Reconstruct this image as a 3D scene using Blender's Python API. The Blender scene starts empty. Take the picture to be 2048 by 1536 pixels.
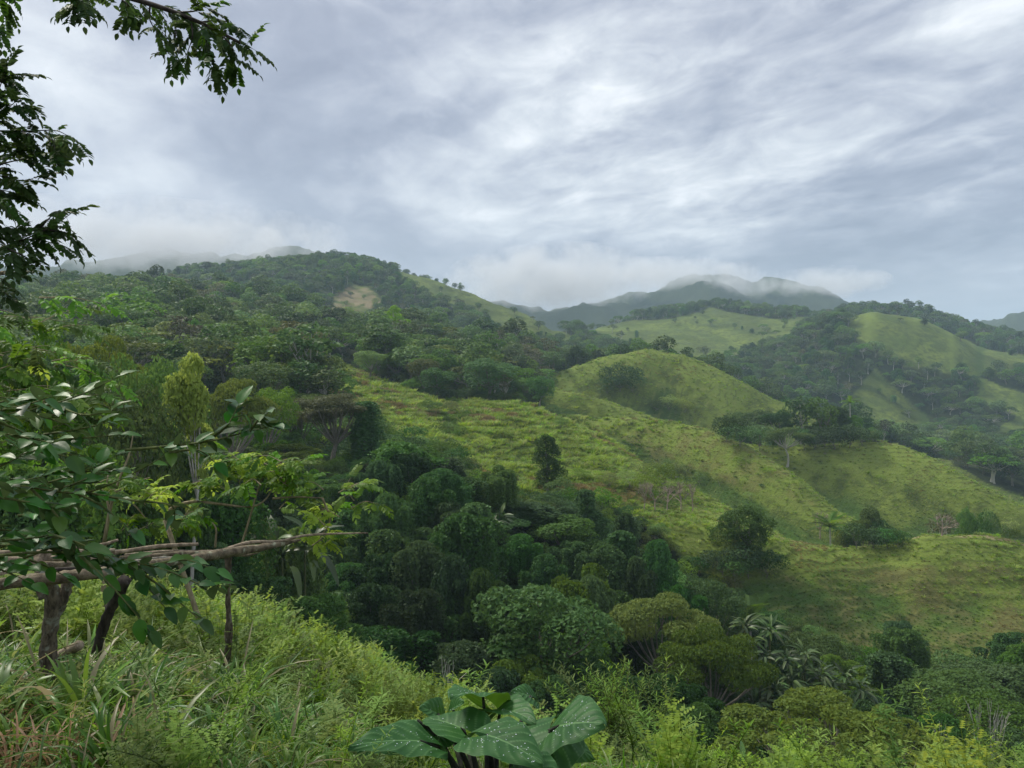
import bpy, math, random
import numpy as np
from mathutils import Vector, Matrix

# ------------------------------------------------------------------ camera, sky, sun, exposure
SC = bpy.context.scene
COL = SC.collection
F, CX, CY = 1547.0, 1024.0, 768.0          # focal length and centre in the photograph's pixels
R = math.radians
cam_data = bpy.data.cameras.new('camera')
cam = bpy.data.objects.new('camera', cam_data); COL.objects.link(cam)
cam_data.sensor_width = 36.0; cam_data.lens = 36.0*F/2048.0
cam_data.clip_start = 0.05; cam_data.clip_end = 20000
cam.location = (0, 0, 0); cam.rotation_euler = (R(90), 0, 0)
SC.camera = cam
SC.render.engine = 'CYCLES'
SC.view_settings.view_transform = 'Standard'; SC.view_settings.look = 'None'
SC.view_settings.exposure = 1.62; SC.view_settings.gamma = 1.0
SC.view_settings.use_curve_mapping = False
SC.cycles.use_denoising = True
SC.cycles.use_adaptive_sampling = False
SC.cycles.max_bounces = 7; SC.cycles.diffuse_bounces = 4; SC.cycles.glossy_bounces = 2
SC.cycles.transmission_bounces = 3; SC.cycles.transparent_max_bounces = 4; SC.cycles.volume_bounces = 1
SC.cycles.sample_clamp_indirect = 4.0
SC.cycles.volume_step_rate = 0.45; SC.cycles.volume_max_steps = 256

SUN_EL, SUN_AZ = 50.0, -50.0               # azimuth from the view direction, negative = left
def lin(r, g, b):
    f = lambda c: (c/255/12.92) if c/255 <= 0.04045 else ((c/255+0.055)/1.055)**2.4
    return (f(r), f(g), f(b))

class NT:
    """small helper for writing shader node expressions"""
    def __init__(self, nt): self.nt = nt
    def n(self, t, **kw):
        nd = self.nt.nodes.new(t)
        for k, v in kw.items(): setattr(nd, k, v)
        return nd
    def put(self, sock, v):
        if isinstance(v, (int, float, tuple, list)):
            if isinstance(v, (tuple, list)) and len(v) == 3 and sock.type == 'RGBA': v = (*v, 1)
            sock.default_value = v
        else: self.nt.links.new(v, sock)
    def m(self, op, a, b=0.0, c=0.0, clamp=False):
        nd = self.n('ShaderNodeMath', operation=op, use_clamp=clamp)
        self.put(nd.inputs[0], a); self.put(nd.inputs[1], b); self.put(nd.inputs[2], c)
        return nd.outputs[0]
    def mix(self, f, a, b, mode='MIX'):
        nd = self.n('ShaderNodeMix', data_type='RGBA', blend_type=mode)
        self.put(nd.inputs[0], f); self.put(nd.inputs[6], a); self.put(nd.inputs[7], b)
        return nd.outputs[2]
    def comb(self, x, y, z):
        nd = self.n('ShaderNodeCombineXYZ')
        for i, v in enumerate((x, y, z)): self.put(nd.inputs[i], v)
        return nd.outputs[0]
    def noise(self, vec, scale, detail=4, rough=0.5, dist=0.0, out=0):
        nd = self.n('ShaderNodeTexNoise')
        if vec is not None: self.put(nd.inputs['Vector'], vec)
        nd.inputs['Scale'].default_value = scale; nd.inputs['Detail'].default_value = detail
        nd.inputs['Roughness'].default_value = rough; nd.inputs['Distortion'].default_value = dist
        return nd.outputs[out]
    def ss(self, v, a, b):
        nd = self.n('ShaderNodeMapRange', interpolation_type='SMOOTHSTEP')
        self.put(nd.inputs[0], v); nd.inputs[1].default_value = a; nd.inputs[2].default_value = b
        return nd.outputs[0]
    def ramp(self, v, stops):
        nd = self.n('ShaderNodeValToRGB'); cr = nd.color_ramp
        while len(cr.elements) < len(stops): cr.elements.new(0.5)
        for e, (p, c) in zip(cr.elements, stops): e.position = p; e.color = (*c, 1)
        self.put(nd.inputs[0], v); return nd.outputs[0]

SKY_EXTRA = 0.385
def make_world():
    w = bpy.data.worlds.new('World'); SC.world = w; w.use_nodes = True
    nt = w.node_tree; nt.nodes.clear(); T = NT(nt)
    bg = T.n('ShaderNodeBackground'); out = T.n('ShaderNodeOutputWorld')
    nt.links.new(bg.outputs[0], out.inputs[0])
    sky = T.n('ShaderNodeTexSky', sky_type='NISHITA', sun_disc=False)
    sky.sun_elevation = R(SUN_EL); sky.sun_rotation = R(SUN_AZ)
    sky.air_density = 1.0; sky.dust_density = 2.0
    tc = T.n('ShaderNodeTexCoord')
    sep = T.n('ShaderNodeSeparateXYZ'); nt.links.new(tc.outputs['Generated'], sep.inputs[0])
    x, y, z = sep.outputs
    az = T.m('ARCTAN2', x, y)
    el = T.m('ARCSINE', T.m('MAXIMUM', z, -0.2))
    # cloud bands lie on a plane overhead and run towards a point low on the left
    h = T.m('ADD', T.m('MAXIMUM', z, 0.0), 0.16)
    th = R(-40); c, s = math.cos(th), math.sin(th)
    px = T.m('DIVIDE', x, h); py = T.m('DIVIDE', y, h)
    along = T.m('ADD', T.m('MULTIPLY', px, s), T.m('MULTIPLY', py, c))
    across = T.m('SUBTRACT', T.m('MULTIPLY', px, c), T.m('MULTIPLY', py, s))
    bands = T.noise(T.comb(T.m('MULTIPLY', along, 0.55), across, 0.0), 1.7, 8, 0.60, 0.5)
    bands2 = T.noise(T.comb(T.m('MULTIPLY', along, 0.75), across, 3.7), 5.2, 7, 0.6, 0.8)
    puff = T.noise(T.comb(az, T.m('MULTIPLY', el, 1.8), 0.3), 4.2, 8, 0.6, 0.5)
    puff2 = T.noise(T.comb(az, T.m('MULTIPLY', el, 1.5), 5.3), 12.0, 7, 0.6, 0.6)
    # warp the broad cloud masses so their edges are ragged
    wn = T.n('ShaderNodeTexNoise'); T.put(wn.inputs['Vector'], T.comb(az, T.m('MULTIPLY', el, 1.5), 1.1))
    wn.inputs['Scale'].default_value = 5.5; wn.inputs['Detail'].default_value = 8; wn.inputs['Roughness'].default_value = 0.62
    ws = T.n('ShaderNodeSeparateColor'); nt.links.new(wn.outputs['Color'], ws.inputs[0])
    waz = T.m('ADD', az, T.m('MULTIPLY', T.m('SUBTRACT', ws.outputs[0], 0.5), 0.16))
    wel = T.m('ADD', el, T.m('MULTIPLY', T.m('SUBTRACT', ws.outputs[1], 0.5), 0.15))
    right = T.ss(az, -0.20, 0.12)
    b1 = T.m('MULTIPLY', T.m('SUBTRACT', bands, 0.5), 2.6)
    b2 = T.m('MULTIPLY', T.m('SUBTRACT', bands2, 0.5), 1.5)
    p1 = T.m('MULTIPLY', T.m('SUBTRACT', puff, 0.5), 1.0)
    p2 = T.m('MULTIPLY', T.m('SUBTRACT', puff2, 0.5), 0.8)
    lo = T.m('SUBTRACT', 1.0, T.ss(el, 0.06, 0.22))
    str_ = T.m('MULTIPLY', T.m('ADD', b1, b2), T.m('MULTIPLY', T.m('ADD', 0.25, T.m('MULTIPLY', right, 0.75)), T.m('SUBTRACT', 1.0, T.m('MULTIPLY', lo, 0.6))))
    pf = T.m('MULTIPLY', T.m('ADD', p1, p2), T.m('SUBTRACT', 1.0, T.m('MULTIPLY', right, 0.25)))
    v = T.m('ADD', 0.50, T.m('ADD', T.m('MULTIPLY', str_, 0.70), T.m('MULTIPLY', pf, 0.85)))
    # broad bright and grey masses (photo px: x, y, half-size, half-size, tilt, strength)
    M = [(300,370,190,80,15,.16),(150,160,230,120,0,.16),(580,210,220,170,0,-.26),(500,330,200,70,0,-.12),(420,60,330,70,0,-.06),
         (260,430,330,80,-5,.02),(840,250,210,28,18,-.22),(1180,225,190,38,12,.30),(1380,235,170,60,15,.20),
         (1010,140,260,60,10,.16),(1230,310,190,35,14,-.20),(900,400,120,50,5,.22),(1130,360,110,30,10,.14),
         (1420,440,180,40,5,.10),(1700,400,280,90,15,-.16),(1850,500,260,80,5,-.22),(1000,520,700,45,0,-.08),(1760,300,330,50,22,.06),
         (1850,90,330,90,22,.16),(1500,110,260,60,20,-.06),(620,450,420,60,-3,-.12),(1150,560,420,50,0,-.06),
         (1650,190,260,40,20,-.10),(1330,470,200,25,8,.14),(300,500,350,40,0,-.10)]
    for (mx, my, sx, sy, rot, amp) in M:
        a0 = math.atan((mx-CX)/F); e0 = math.atan((CY-my)/F*math.cos(a0))
        ca, sa = math.cos(R(rot)), math.sin(R(rot))
        dx = T.m('SUBTRACT', waz, a0); dy = T.m('SUBTRACT', wel, e0)
        u = T.m('DIVIDE', T.m('ADD', T.m('MULTIPLY', dx, ca), T.m('MULTIPLY', dy, sa)), sx/F)
        q = T.m('DIVIDE', T.m('SUBTRACT', T.m('MULTIPLY', dy, ca), T.m('MULTIPLY', dx, sa)), sy/F)
        r2 = T.m('ADD', T.m('MULTIPLY', u, u), T.m('MULTIPLY', q, q))
        g = T.m('POWER', 2.718, T.m('MULTIPLY', r2, -0.9))
        v = T.m('ADD', v, T.m('MULTIPLY', g, amp*1.05))
    K = 10.0*SKY_EXTRA
    sc = lambda t: tuple(k*K for k in lin(*t))
    col = T.ramp(T.m('ADD', T.m('MULTIPLY', v, 1.0), 0.0),
                 [(0.0, lin(133,138,154)), (0.28, lin(156,161,175)), (0.5, lin(182,186,196)), (0.74, lin(209,213,218)), (1.0, lin(240,242,244))])
    # the low cloud base towards the hills is a flatter, warmer grey
    base = T.ramp(T.m('ADD', v, 0.0), [(0.0, lin(145,151,164)), (0.5, lin(171,176,187)), (1.0, lin(214,219,223))])
    col = T.mix(T.m('MULTIPLY', T.m('SUBTRACT', 1.0, T.ss(el, 0.05, 0.26)), 0.8), col, base)
    sc_ = T.n('ShaderNodeVectorMath', operation='SCALE'); nt.links.new(col, sc_.inputs[0]); sc_.inputs['Scale'].default_value = K
    # thin places let a little of the real sky through
    fin = T.mix(0.06, sc_.outputs[0], sky.outputs[0])
    # an overcast sky is smoothly brighter overhead (CIE overcast distribution)
    cie = T.m('ADD', 1.0, T.m('MULTIPLY', T.ss(z, 0.42, 1.0), 0.9))
    s2 = T.n('ShaderNodeVectorMath', operation='SCALE'); nt.links.new(fin, s2.inputs[0]); nt.links.new(cie, s2.inputs['Scale'])
    nt.links.new(s2.outputs[0], bg.inputs[0]); bg.inputs[1].default_value = 0.1
    w.cycles.sampling_method = 'MANUAL'; w.cycles.sample_map_resolution = 512
make_world()
ld = bpy.data.lights.new('sun', 'SUN'); ld.energy = 1.5; ld.angle = R(12); ld.color = (1.0, 0.95, 0.82)
sun = bpy.data.objects.new('sun', ld); COL.objects.link(sun)
sd = Vector((math.sin(R(SUN_AZ))*math.cos(R(SUN_EL)), math.cos(R(SUN_AZ))*math.cos(R(SUN_EL)), math.sin(R(SUN_EL))))
sun.rotation_euler = sd.to_track_quat('Z', 'Y').to_euler(); sun.location = sd*200

# ------------------------------------------------------------------ helpers
def tag(o, label=None, cat=None, group=None, kind=None):
    if label: o['label'] = label
    if cat: o['category'] = cat
    if group: o['group'] = group
    if kind: o['kind'] = kind
    return o
def mesh_np(name, V, Q=None, T3=None, mats=(), qm=None, tm=None, attrs=None, smooth=False):
    V = np.asarray(V, np.float32); me = bpy.data.meshes.new(name)
    Q = np.zeros((0, 4), np.int32) if Q is None or len(Q) == 0 else np.asarray(Q, np.int32)
    T3 = np.zeros((0, 3), np.int32) if T3 is None or len(T3) == 0 else np.asarray(T3, np.int32)
    loops = np.concatenate([Q.ravel(), T3.ravel()])
    starts = np.concatenate([np.arange(len(Q))*4, len(Q)*4+np.arange(len(T3))*3]).astype(np.int32)
    me.vertices.add(len(V)); me.vertices.foreach_set('co', V.ravel())
    me.loops.add(len(loops)); me.loops.foreach_set('vertex_index', loops)
    me.polygons.add(len(starts)); me.polygons.foreach_set('loop_start', starts)
    mi = np.concatenate([np.zeros(len(Q), np.int32) if qm is None else np.asarray(qm, np.int32),
                         np.zeros(len(T3), np.int32) if tm is None else np.asarray(tm, np.int32)])
    me.polygons.foreach_set('material_index', mi)
    me.polygons.foreach_set('use_smooth', np.full(len(starts), smooth))
    for k, (typ, arr) in (attrs or {}).items():
        a = me.attributes.new(k, typ, 'POINT')
        a.data.foreach_set('value' if typ in ('FLOAT', 'INT') else 'vector' if typ == 'FLOAT_VECTOR' else 'color', np.asarray(arr).ravel())
    for m_ in mats: me.materials.append(m_)
    me.update(calc_edges=True); me.validate()
    return me
class MB:
    """collects pieces for one mesh; 'v' is a per-point tone used by the materials"""
    def __init__(self): self.V=[]; self.Q=[]; self.T=[]; self.qm=[]; self.tm=[]; self.v=[]; self.n=0
    def add(self, V, Q=None, T3=None, mat=0, v=0.5):
        V = np.asarray(V, float).reshape(-1, 3)
        if Q is not None and len(Q): self.Q.append(np.asarray(Q, int).reshape(-1, 4)+self.n); self.qm.append(np.full(len(self.Q[-1]), mat))
        if T3 is not None and len(T3): self.T.append(np.asarray(T3, int).reshape(-1, 3)+self.n); self.tm.append(np.full(len(self.T[-1]), mat))
        self.V.append(V); self.v.append(np.broadcast_to(np.asarray(v, float), (len(V),)).copy()); self.n += len(V)
        return self
    def tube(self, P, rad, k=6, mat=0, v=0.5, cap=True):
        P = np.asarray(P, float); n = len(P); rad = np.broadcast_to(np.asarray(rad, float), (n,))
        T = np.gradient(P, axis=0); T /= np.linalg.norm(T, axis=1)[:, None]+1e-9
        ref = np.array([0, 0, 1.0]) if abs(T[0][2]) < .9 else np.array([1.0, 0, 0])
        A = np.cross(T, ref); A /= np.linalg.norm(A, axis=1)[:, None]+1e-9; B = np.cross(T, A)
        th = np.linspace(0, 2*np.pi, k, endpoint=False)
        ring = P[:, None]+rad[:, None, None]*(np.cos(th)[None, :, None]*A[:, None]+np.sin(th)[None, :, None]*B[:, None])
        V = ring.reshape(-1, 3); i, j = np.meshgrid(np.arange(n-1), np.arange(k), indexing='ij')
        a = i*k+j; b = i*k+(j+1) % k
        Q = np.stack([a, b, b+k, a+k], -1).reshape(-1, 4); T3 = []
        if cap:
            V = np.vstack([V, P[0], P[-1]]); c0, c1 = n*k, n*k+1
            T3 = [(c0, (q+1) % k, q) for q in range(k)]+[(c1, (n-1)*k+q, (n-1)*k+(q+1) % k) for q in range(k)]
        return self.add(V, Q, T3, mat, v)
    def mesh(self, name, mats, smooth=False):
        c = lambda L, w: np.concatenate(L) if L else np.zeros((0, w), int)
        f = lambda L: np.concatenate(L) if L else np.zeros(0, int)
        return mesh_np(name, np.concatenate(self.V), c(self.Q, 4), c(self.T, 3), mats, f(self.qm), f(self.tm),
                       {'tone': ('FLOAT', np.concatenate(self.v))}, smooth)
def link(name, me, parent=None, loc=(0, 0, 0), rz=0.0, scale=None):
    o = bpy.data.objects.new(name, me); COL.objects.link(o); o.parent = parent
    o.location = loc; o.rotation_euler = (0, 0, rz)
    if scale is not None: o.scale = scale
    return o
def empty(name, loc, rz=0.0, **kw):
    o = bpy.data.objects.new(name, None); COL.objects.link(o); o.location = loc; o.rotation_euler = (0, 0, rz)
    o.empty_display_size = 0.3
    return tag(o, **kw)
def px(x, y, d): return np.array([(x-CX)/F*d, d, -(y-CY)/F*d])
def unit(v): v = np.asarray(v, float); return v/(np.linalg.norm(v, axis=-1, keepdims=True)+1e-9)
def curve_pts(P, n=24):
    """smooth curve through control points (Catmull-Rom)"""
    P = np.asarray(P, float); P = np.vstack([2*P[0]-P[1], P, 2*P[-1]-P[-2]]); m = len(P)-3; out = []
    for t in np.linspace(0, m-1e-6, n):
        i = int(t); u = t-i; a, b, c, d = P[i:i+4]
        out.append(.5*((2*b)+(-a+c)*u+(2*a-5*b+4*c-d)*u*u+(-a+3*b-3*c+d)*u**3))
    return np.array(out)

# value noise
def _h(i, j, s):
    n = (i.astype(np.int64)*374761393+j.astype(np.int64)*668265263+s*1442695041) & 0xffffffff
    n = ((n ^ (n >> 13))*1274126177) & 0xffffffff
    return ((n ^ (n >> 16)) & 0xffff)/65535.0
def vn(x, y, s=0):
    xi = np.floor(x); yi = np.floor(y); u = x-xi; w = y-yi; u = u*u*(3-2*u); w = w*w*(3-2*w)
    a, b = _h(xi, yi, s), _h(xi+1, yi, s); c, d = _h(xi, yi+1, s), _h(xi+1, yi+1, s)
    return (a*(1-u)+b*u)*(1-w)+(c*(1-u)+d*u)*w
def fbm(x, y, s=0, o=4, g=0.5):
    t = 0; a = 1; n = 0
    for k in range(o): t = t+a*vn(x*2**k, y*2**k, s+k*17); n += a; a *= g
    return t/n-0.5

# ------------------------------------------------------------------ terrain: profile of ridges and valleys along every direction
def zy(y, d): return -(y-CY)/F*d
LINES = []
def L(*pts):   # (x, y, depth): a ridge or a visible break of slope
    LINES.append([(x, d, zy(y, d)) for x, y, d in pts])
def LZ(*pts):  # (x, depth, z): a valley floor
    LINES.append([(x, d, z) for x, d, z in pts])
LZ((-600,.5,-1.45),(2600,.5,-1.45))
LZ((-600,2.5,-1.6),(2600,2.5,-1.6))
L((-600,1330,5.5),(300,1365,6),(700,1440,6),(1100,1540,6),(1500,1620,6),(2600,1640,6))
L((-600,1220,15),(100,1235,15),(300,1250,15),(600,1325,15),(800,1400,14),(900,1450,13),(1100,1560,12),(1500,1680,11),(2600,1700,11))
LZ((-600,40,-11),(300,45,-17),(700,48,-22),(1100,50,-27),(1500,52,-31),(2600,52,-33))
L((-600,1130,75),(300,1180,75),(700,1300,75),(1100,1380,75),(1500,1450,80),(1750,1380,92),(2048,1370,92),(2600,1400,92))
L((-600,900,110),(300,950,110),(600,985,108),(750,985,103),(900,1015,98),(1100,1050,102),(1300,1140,108),(1500,1230,105),(1750,1240,108),(2048,1230,108),(2600,1320,108))
L((-600,860,125),(300,900,125),(600,930,125),(750,940,122),(900,965,120),(1100,1003,120),(1270,1035,120),(1450,1045,120),(1560,1078,122),(1680,1093,124),(1760,1090,125),(1850,1068,124),(1980,1070,126),(2048,1090,126),(2600,1200,126))
L((-600,690,260),(300,705,260),(450,720,260),(600,735,255),(760,768,250),(900,798,240),(1060,818,228),(1200,875,200),(1330,955,172),(1450,1012,148),(1560,1068,134),(1640,1120,134),(1760,1140,135),(1850,1140,135),(2048,1150,136),(2600,1250,136))
LZ((-600,285,14),(300,285,14),(600,280,8),(900,265,-3),(1000,258,-7),(1060,248,-11),(1200,228,-21),(1330,205,-29),(1450,185,-33),(1560,172,-36),(1700,160,-39),(1850,155,-41),(2048,155,-42),(2600,155,-45))
L((-600,670,320),(300,680,320),(600,715,310),(900,770,290),(1000,790,275),(1100,835,256),(1180,842,250),(1330,836,232),(1400,850,222),(1500,900,205),(1600,965,190),(1680,1025,180),(1790,1085,172),(1900,1130,172),(2048,1150,170),(2600,1250,170))
LZ((-600,350,30),(300,350,28),(600,335,18),(900,310,4),(1000,300,-4),(1100,285,-13),(1180,278,-20),(1330,262,-24),(1400,252,-26),(1500,238,-32),(1600,226,-38),(1680,216,-42),(1790,205,-45),(2048,205,-44),(2600,205,-48))
L((-600,640,390),(300,650,390),(600,690,370),(900,735,340),(1000,750,320),(1090,772,300),(1180,792,296),(1290,828,290),(1330,842,284),(1400,860,285),(1450,882,268),(1540,897,255),(1640,892,250),(1740,878,248),(1800,885,244),(1860,912,236),(1950,970,224),(2048,1020,214),(2600,1250,220))
LZ((-600,420,42),(300,420,40),(600,400,26),(900,365,11),(1000,345,2),(1090,322,-10),(1180,325,-17),(1290,325,-25),(1330,325,-28),(1450,308,-31),(1540,310,-31),(1740,320,-34),(1860,310,-40),(1950,300,-46),(2048,290,-50),(2600,290,-54))
L((-600,600,450),(0,612,450),(300,622,450),(600,660,430),(900,705,410),(1000,726,400),(1110,748,365),(1200,716,372),(1290,702,376),(1350,708,376),(1400,726,372),(1470,757,368),(1540,795,370),(1620,835,362),(1700,875,352),(1800,905,350),(1900,925,350),(2048,945,350),(2600,990,350))
L((-600,615,520),(0,606,520),(150,590,520),(330,590,530),(450,602,530),(560,612,520),(700,640,495),(800,662,485),(900,690,475),(1000,708,462),(1100,742,445),(1200,775,450),(1290,790,450),(1400,800,440),(1540,835,430),(1700,880,425),(1900,935,420),(2048,945,420),(2600,980,420))
LZ((-600,600,60),(330,600,60),(500,600,45),(700,590,25),(900,575,5),(1000,570,0),(1100,560,-10),(1300,540,-25),(1500,510,-42),(1700,490,-48),(2048,490,-52),(2600,490,-52))
L((-600,640,700),(0,640,700),(360,612,700),(500,602,700),(660,606,690),(760,622,690),(900,660,680),(1000,682,670),(1100,703,660),(1200,712,680),(1300,722,700),(1400,742,650),(1500,767,620),(1600,795,600),(1700,842,580),(1850,892,560),(2048,885,560),(2600,900,560))
L((-600,610,800),(0,610,800),(360,572,800),(500,552,800),(660,547,800),(760,562,800),(900,607,790),(960,622,790),(1060,652,760),(1100,674,750),(1200,684,800),(1300,684,820),(1400,694,820),(1500,702,800),(1560,690,790),(1600,672,780),(1640,652,770),(1690,640,760),(1740,626,755),(1830,636,750),(1900,664,740),(1960,703,720),(2048,728,700),(2600,800,700))
LZ((-600,850,80),(0,850,80),(360,850,118),(660,880,140),(760,870,130),(900,830,98),(1060,795,68),(1100,780,54),(1200,880,58),(1300,900,62),(1400,900,62),(1500,880,60),(1600,860,62),(1690,850,60),(1830,850,58),(1960,830,40),(2048,820,35),(2600,820,20))
L((-600,635,900),(0,635,900),(200,618,900),(300,590,900),(370,560,900),(480,543,900),(560,531,930),(660,522,950),(760,537,930),(850,558,900),(920,584,870),(960,597,860),(1060,632,830),(1100,662,810),(1150,674,880),(1200,657,1000),(1270,638,1020),(1370,620,1030),(1440,613,1040),(1560,629,1030),(1600,626,1030),(1640,640,1020),(1700,626,1000),(1760,622,980),(1830,624,960),(1900,642,940),(1960,664,920),(2048,682,900),(2600,740,900))
LZ((-600,1350,40),(600,1350,50),(1100,1300,20),(2600,1300,20))
L((-600,560,1900),(0,548,1800),(150,528,1700),(300,512,1700),(450,500,1700),(600,505,1700),(700,540,1700),(900,600,1800),(1050,627,2000),(1110,612,2100),(1200,598,2100),(1300,590,2150),(1370,566,2200),(1440,560,2200),(1500,580,2200),(1550,562,2200),(1640,585,2200),(1680,602,2150),(1750,636,2100),(1850,664,2100),(1950,664,2100),(2048,640,2100),(2600,600,2100))
LZ((-600,2600,60),(2600,2600,60))
LZ((-600,6000,-60),(2600,6000,-60))

XG = np.arange(-700, 2751, 3.0)
def _sm(a, w):
    k = np.exp(-0.5*(np.arange(-3*w, 3*w+1)/w)**2); k /= k.sum()
    return np.convolve(np.pad(a, 3*w, mode='edge'), k, 'valid')
DL = np.array([_sm(np.interp(XG, [p[0] for p in l], [p[1] for p in l]), 4) for l in LINES])
ZL = np.array([_sm(np.interp(XG, [p[0] for p in l], [p[2] for p in l]), 3) for l in LINES])
NS = 1600; D0, D1 = 0.5, 6000.0
SG = np.exp(np.linspace(math.log(D0), math.log(D1), NS))
def pchip(x, y, q):
    h = np.diff(x); dl = np.diff(y)/h; m = np.zeros_like(y)
    w1 = 2*h[1:]+h[:-1]; w2 = h[1:]+2*h[:-1]
    ok = dl[1:]*dl[:-1] > 0
    with np.errstate(all='ignore'): hm = (w1+w2)/(w1/dl[:-1]+w2/dl[1:])
    m[1:-1] = np.where(ok, hm, 0); m[0] = dl[0]; m[-1] = dl[-1]
    i = np.clip(np.searchsorted(x, q)-1, 0, len(h)-1); t = (q-x[i])/h[i]
    return ((1+2*t)*(1-t)**2*y[i]+t*(1-t)**2*h[i]*m[i]+t*t*(3-2*t)*y[i+1]+t*t*(t-1)*h[i]*m[i+1])
TT = np.zeros((len(XG), NS))
for c in range(len(XG)):
    d_ = np.maximum.accumulate(DL[:, c]+np.arange(len(LINES))*1e-4)
    for k in range(1, len(d_)): d_[k] = max(d_[k], d_[k-1]+1.5) if d_[k] > 20 else d_[k]
    TT[c] = pchip(d_, ZL[:, c], np.minimum(SG, 5999))
def inpoly(x, y, P):
    P = np.asarray(P, float); r = np.zeros(np.shape(x), bool); j = len(P)-1
    for i in range(len(P)):
        xi, yi = P[i]; xj, yj = P[j]
        r ^= ((yi > y) != (yj > y)) & (x < (xj-xi)*(y-yi)/(yj-yi+1e-9)+xi); j = i
    return r
# land cover: outlines as seen from the camera, each with its range of depth; soft noisy edges
GRASS = [([(662,622),(675,592),(705,570),(745,574),(765,600),(745,626),(700,636)], 480, 880),
         ([(430,704),(560,722),(700,732),(770,764),(850,795),(980,806),(1075,815),(1085,790),(1095,765),(1110,745),(1200,708),(1290,690),(1400,712),(1560,790),(1640,828),(1720,882),(1800,876),(1870,905),(2060,1005),(2250,1060),(2250,1360),(2048,1330),(1950,1345),(1720,1335),(1640,1280),(1560,1260),(1490,1190),(1400,1130),(1330,1080),(1270,1035),(1160,1008),(1000,995),(940,950),(860,905),(740,860),(640,800),(560,770)], 85, 405),
         ([(790,528),(860,540),(920,576),(960,588),(1060,620),(1100,650),(1180,690),(1100,690),(1050,682),(980,655),(900,612),(850,590),(800,560)], 700, 930),
         ([(1160,662),(1260,640),(1340,640),(1420,615),(1560,640),(1640,630),(1570,682),(1430,730),(1380,740),(1300,702),(1240,700)], 640, 1040),
         ([(1690,636),(1740,615),(1830,628),(1900,655),(1960,695),(2060,712),(2300,760),(2300,800),(2048,745),(1960,752),(1880,742),(1800,732),(1750,705),(1705,685)], 560, 860),
         ([(1695,800),(1750,735),(1800,785),(1850,825),(1865,865),(1720,865)], 480, 720),
         ([(1950,750),(2060,790),(2300,800),(2300,900),(2048,890),(1975,872),(2030,832),(1955,800)], 480, 720)]
def zone_mask(x, y, zones, noisy=True):
    d = np.maximum(y, 0.3); xp = CX+F*x/d
    zz = height(x, y, raw=True); yp = CY-F*zz/d
    if noisy:
        s = np.clip(d, 10, 900)
        xp = xp+fbm(x/14, y/14, 91)*60*150/np.clip(s, 100, 900); yp = yp+fbm(x/11, y/11, 55)*26*150/np.clip(s, 120, 900)
    m = np.zeros(np.shape(x), bool)
    for P, a, b in zones: m |= inpoly(xp, yp, P) & (d > a) & (d < b)
    return m
def height(X, Y, raw=False):
    X = np.asarray(X, float); Y = np.asarray(Y, float); Yc = np.maximum(Y, D0)
    xp = np.clip(CX+F*X/np.maximum(Yc, 2.0), -690, 2740)
    u = (xp-XG[0])/3.0; i = np.clip(u.astype(int), 0, len(XG)-2); fu = u-i
    w = (np.log(Yc)-math.log(D0))/(math.log(D1)-math.log(D0))*(NS-1); j = np.clip(w.astype(int), 0, NS-2); fw = np.clip(w-j, 0, 1)
    z = (TT[i, j]*(1-fu)+TT[i+1, j]*fu)*(1-fw)+(TT[i, j+1]*(1-fu)+TT[i+1, j+1]*fu)*fw
    if raw: return z
    k = np.clip((Yc-25)/60, 0, 1)
    z = z+fbm(X/3.0, Y/3.0, 3)*0.25*np.clip((Yc-1)/6, 0, 1)*(1-k)
    tl = np.clip((1500-(CX+F*X/np.maximum(Yc, 2)))/500, 0, 1)
    z = z+k*(fbm(X/22, Y/22, 5, 5)*3.4+fbm(X/6, Y/6, 6, 3)*(1.0+1.0*tl)+(vn(X/1.9, Y/1.9, 14)**1.5)*(.25+.5*tl))*np.clip(1.2-np.abs(Yc-124)/60*0, 0, 1)*np.where((Yc > 116) & (Yc < 132), .45, 1)
    kf = np.clip((Yc-480)/120, 0, 1); z = z+kf*(fbm(X/90, Y/90, 8, 5)*26-0)*np.clip((Yc-480)/300, 0, 1)*.32
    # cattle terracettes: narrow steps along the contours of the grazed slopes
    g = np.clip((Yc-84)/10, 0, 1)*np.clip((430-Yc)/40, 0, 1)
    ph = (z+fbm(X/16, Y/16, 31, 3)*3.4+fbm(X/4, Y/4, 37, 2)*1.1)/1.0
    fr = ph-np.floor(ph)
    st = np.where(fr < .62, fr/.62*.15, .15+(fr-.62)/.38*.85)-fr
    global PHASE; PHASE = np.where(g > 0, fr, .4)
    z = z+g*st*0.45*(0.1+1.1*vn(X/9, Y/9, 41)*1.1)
    return z
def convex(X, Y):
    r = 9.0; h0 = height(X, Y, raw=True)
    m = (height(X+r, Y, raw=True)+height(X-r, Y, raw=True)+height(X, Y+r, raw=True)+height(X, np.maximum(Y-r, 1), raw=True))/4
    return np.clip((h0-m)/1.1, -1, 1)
def ground_at(xp, yp, dmin=20.0):
    """first point of the terrain seen through pixel (xp, yp) beyond dmin"""
    i = int(round((xp-XG[0])/3.0)); y = CY-F*TT[i]/SG
    ok = np.where((SG > dmin) & (y <= yp))[0]
    j = ok[0] if len(ok) else NS-1
    d = SG[j]; X = (xp-CX)/F*d
    return np.array([X, d, float(height(X, d))])
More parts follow.
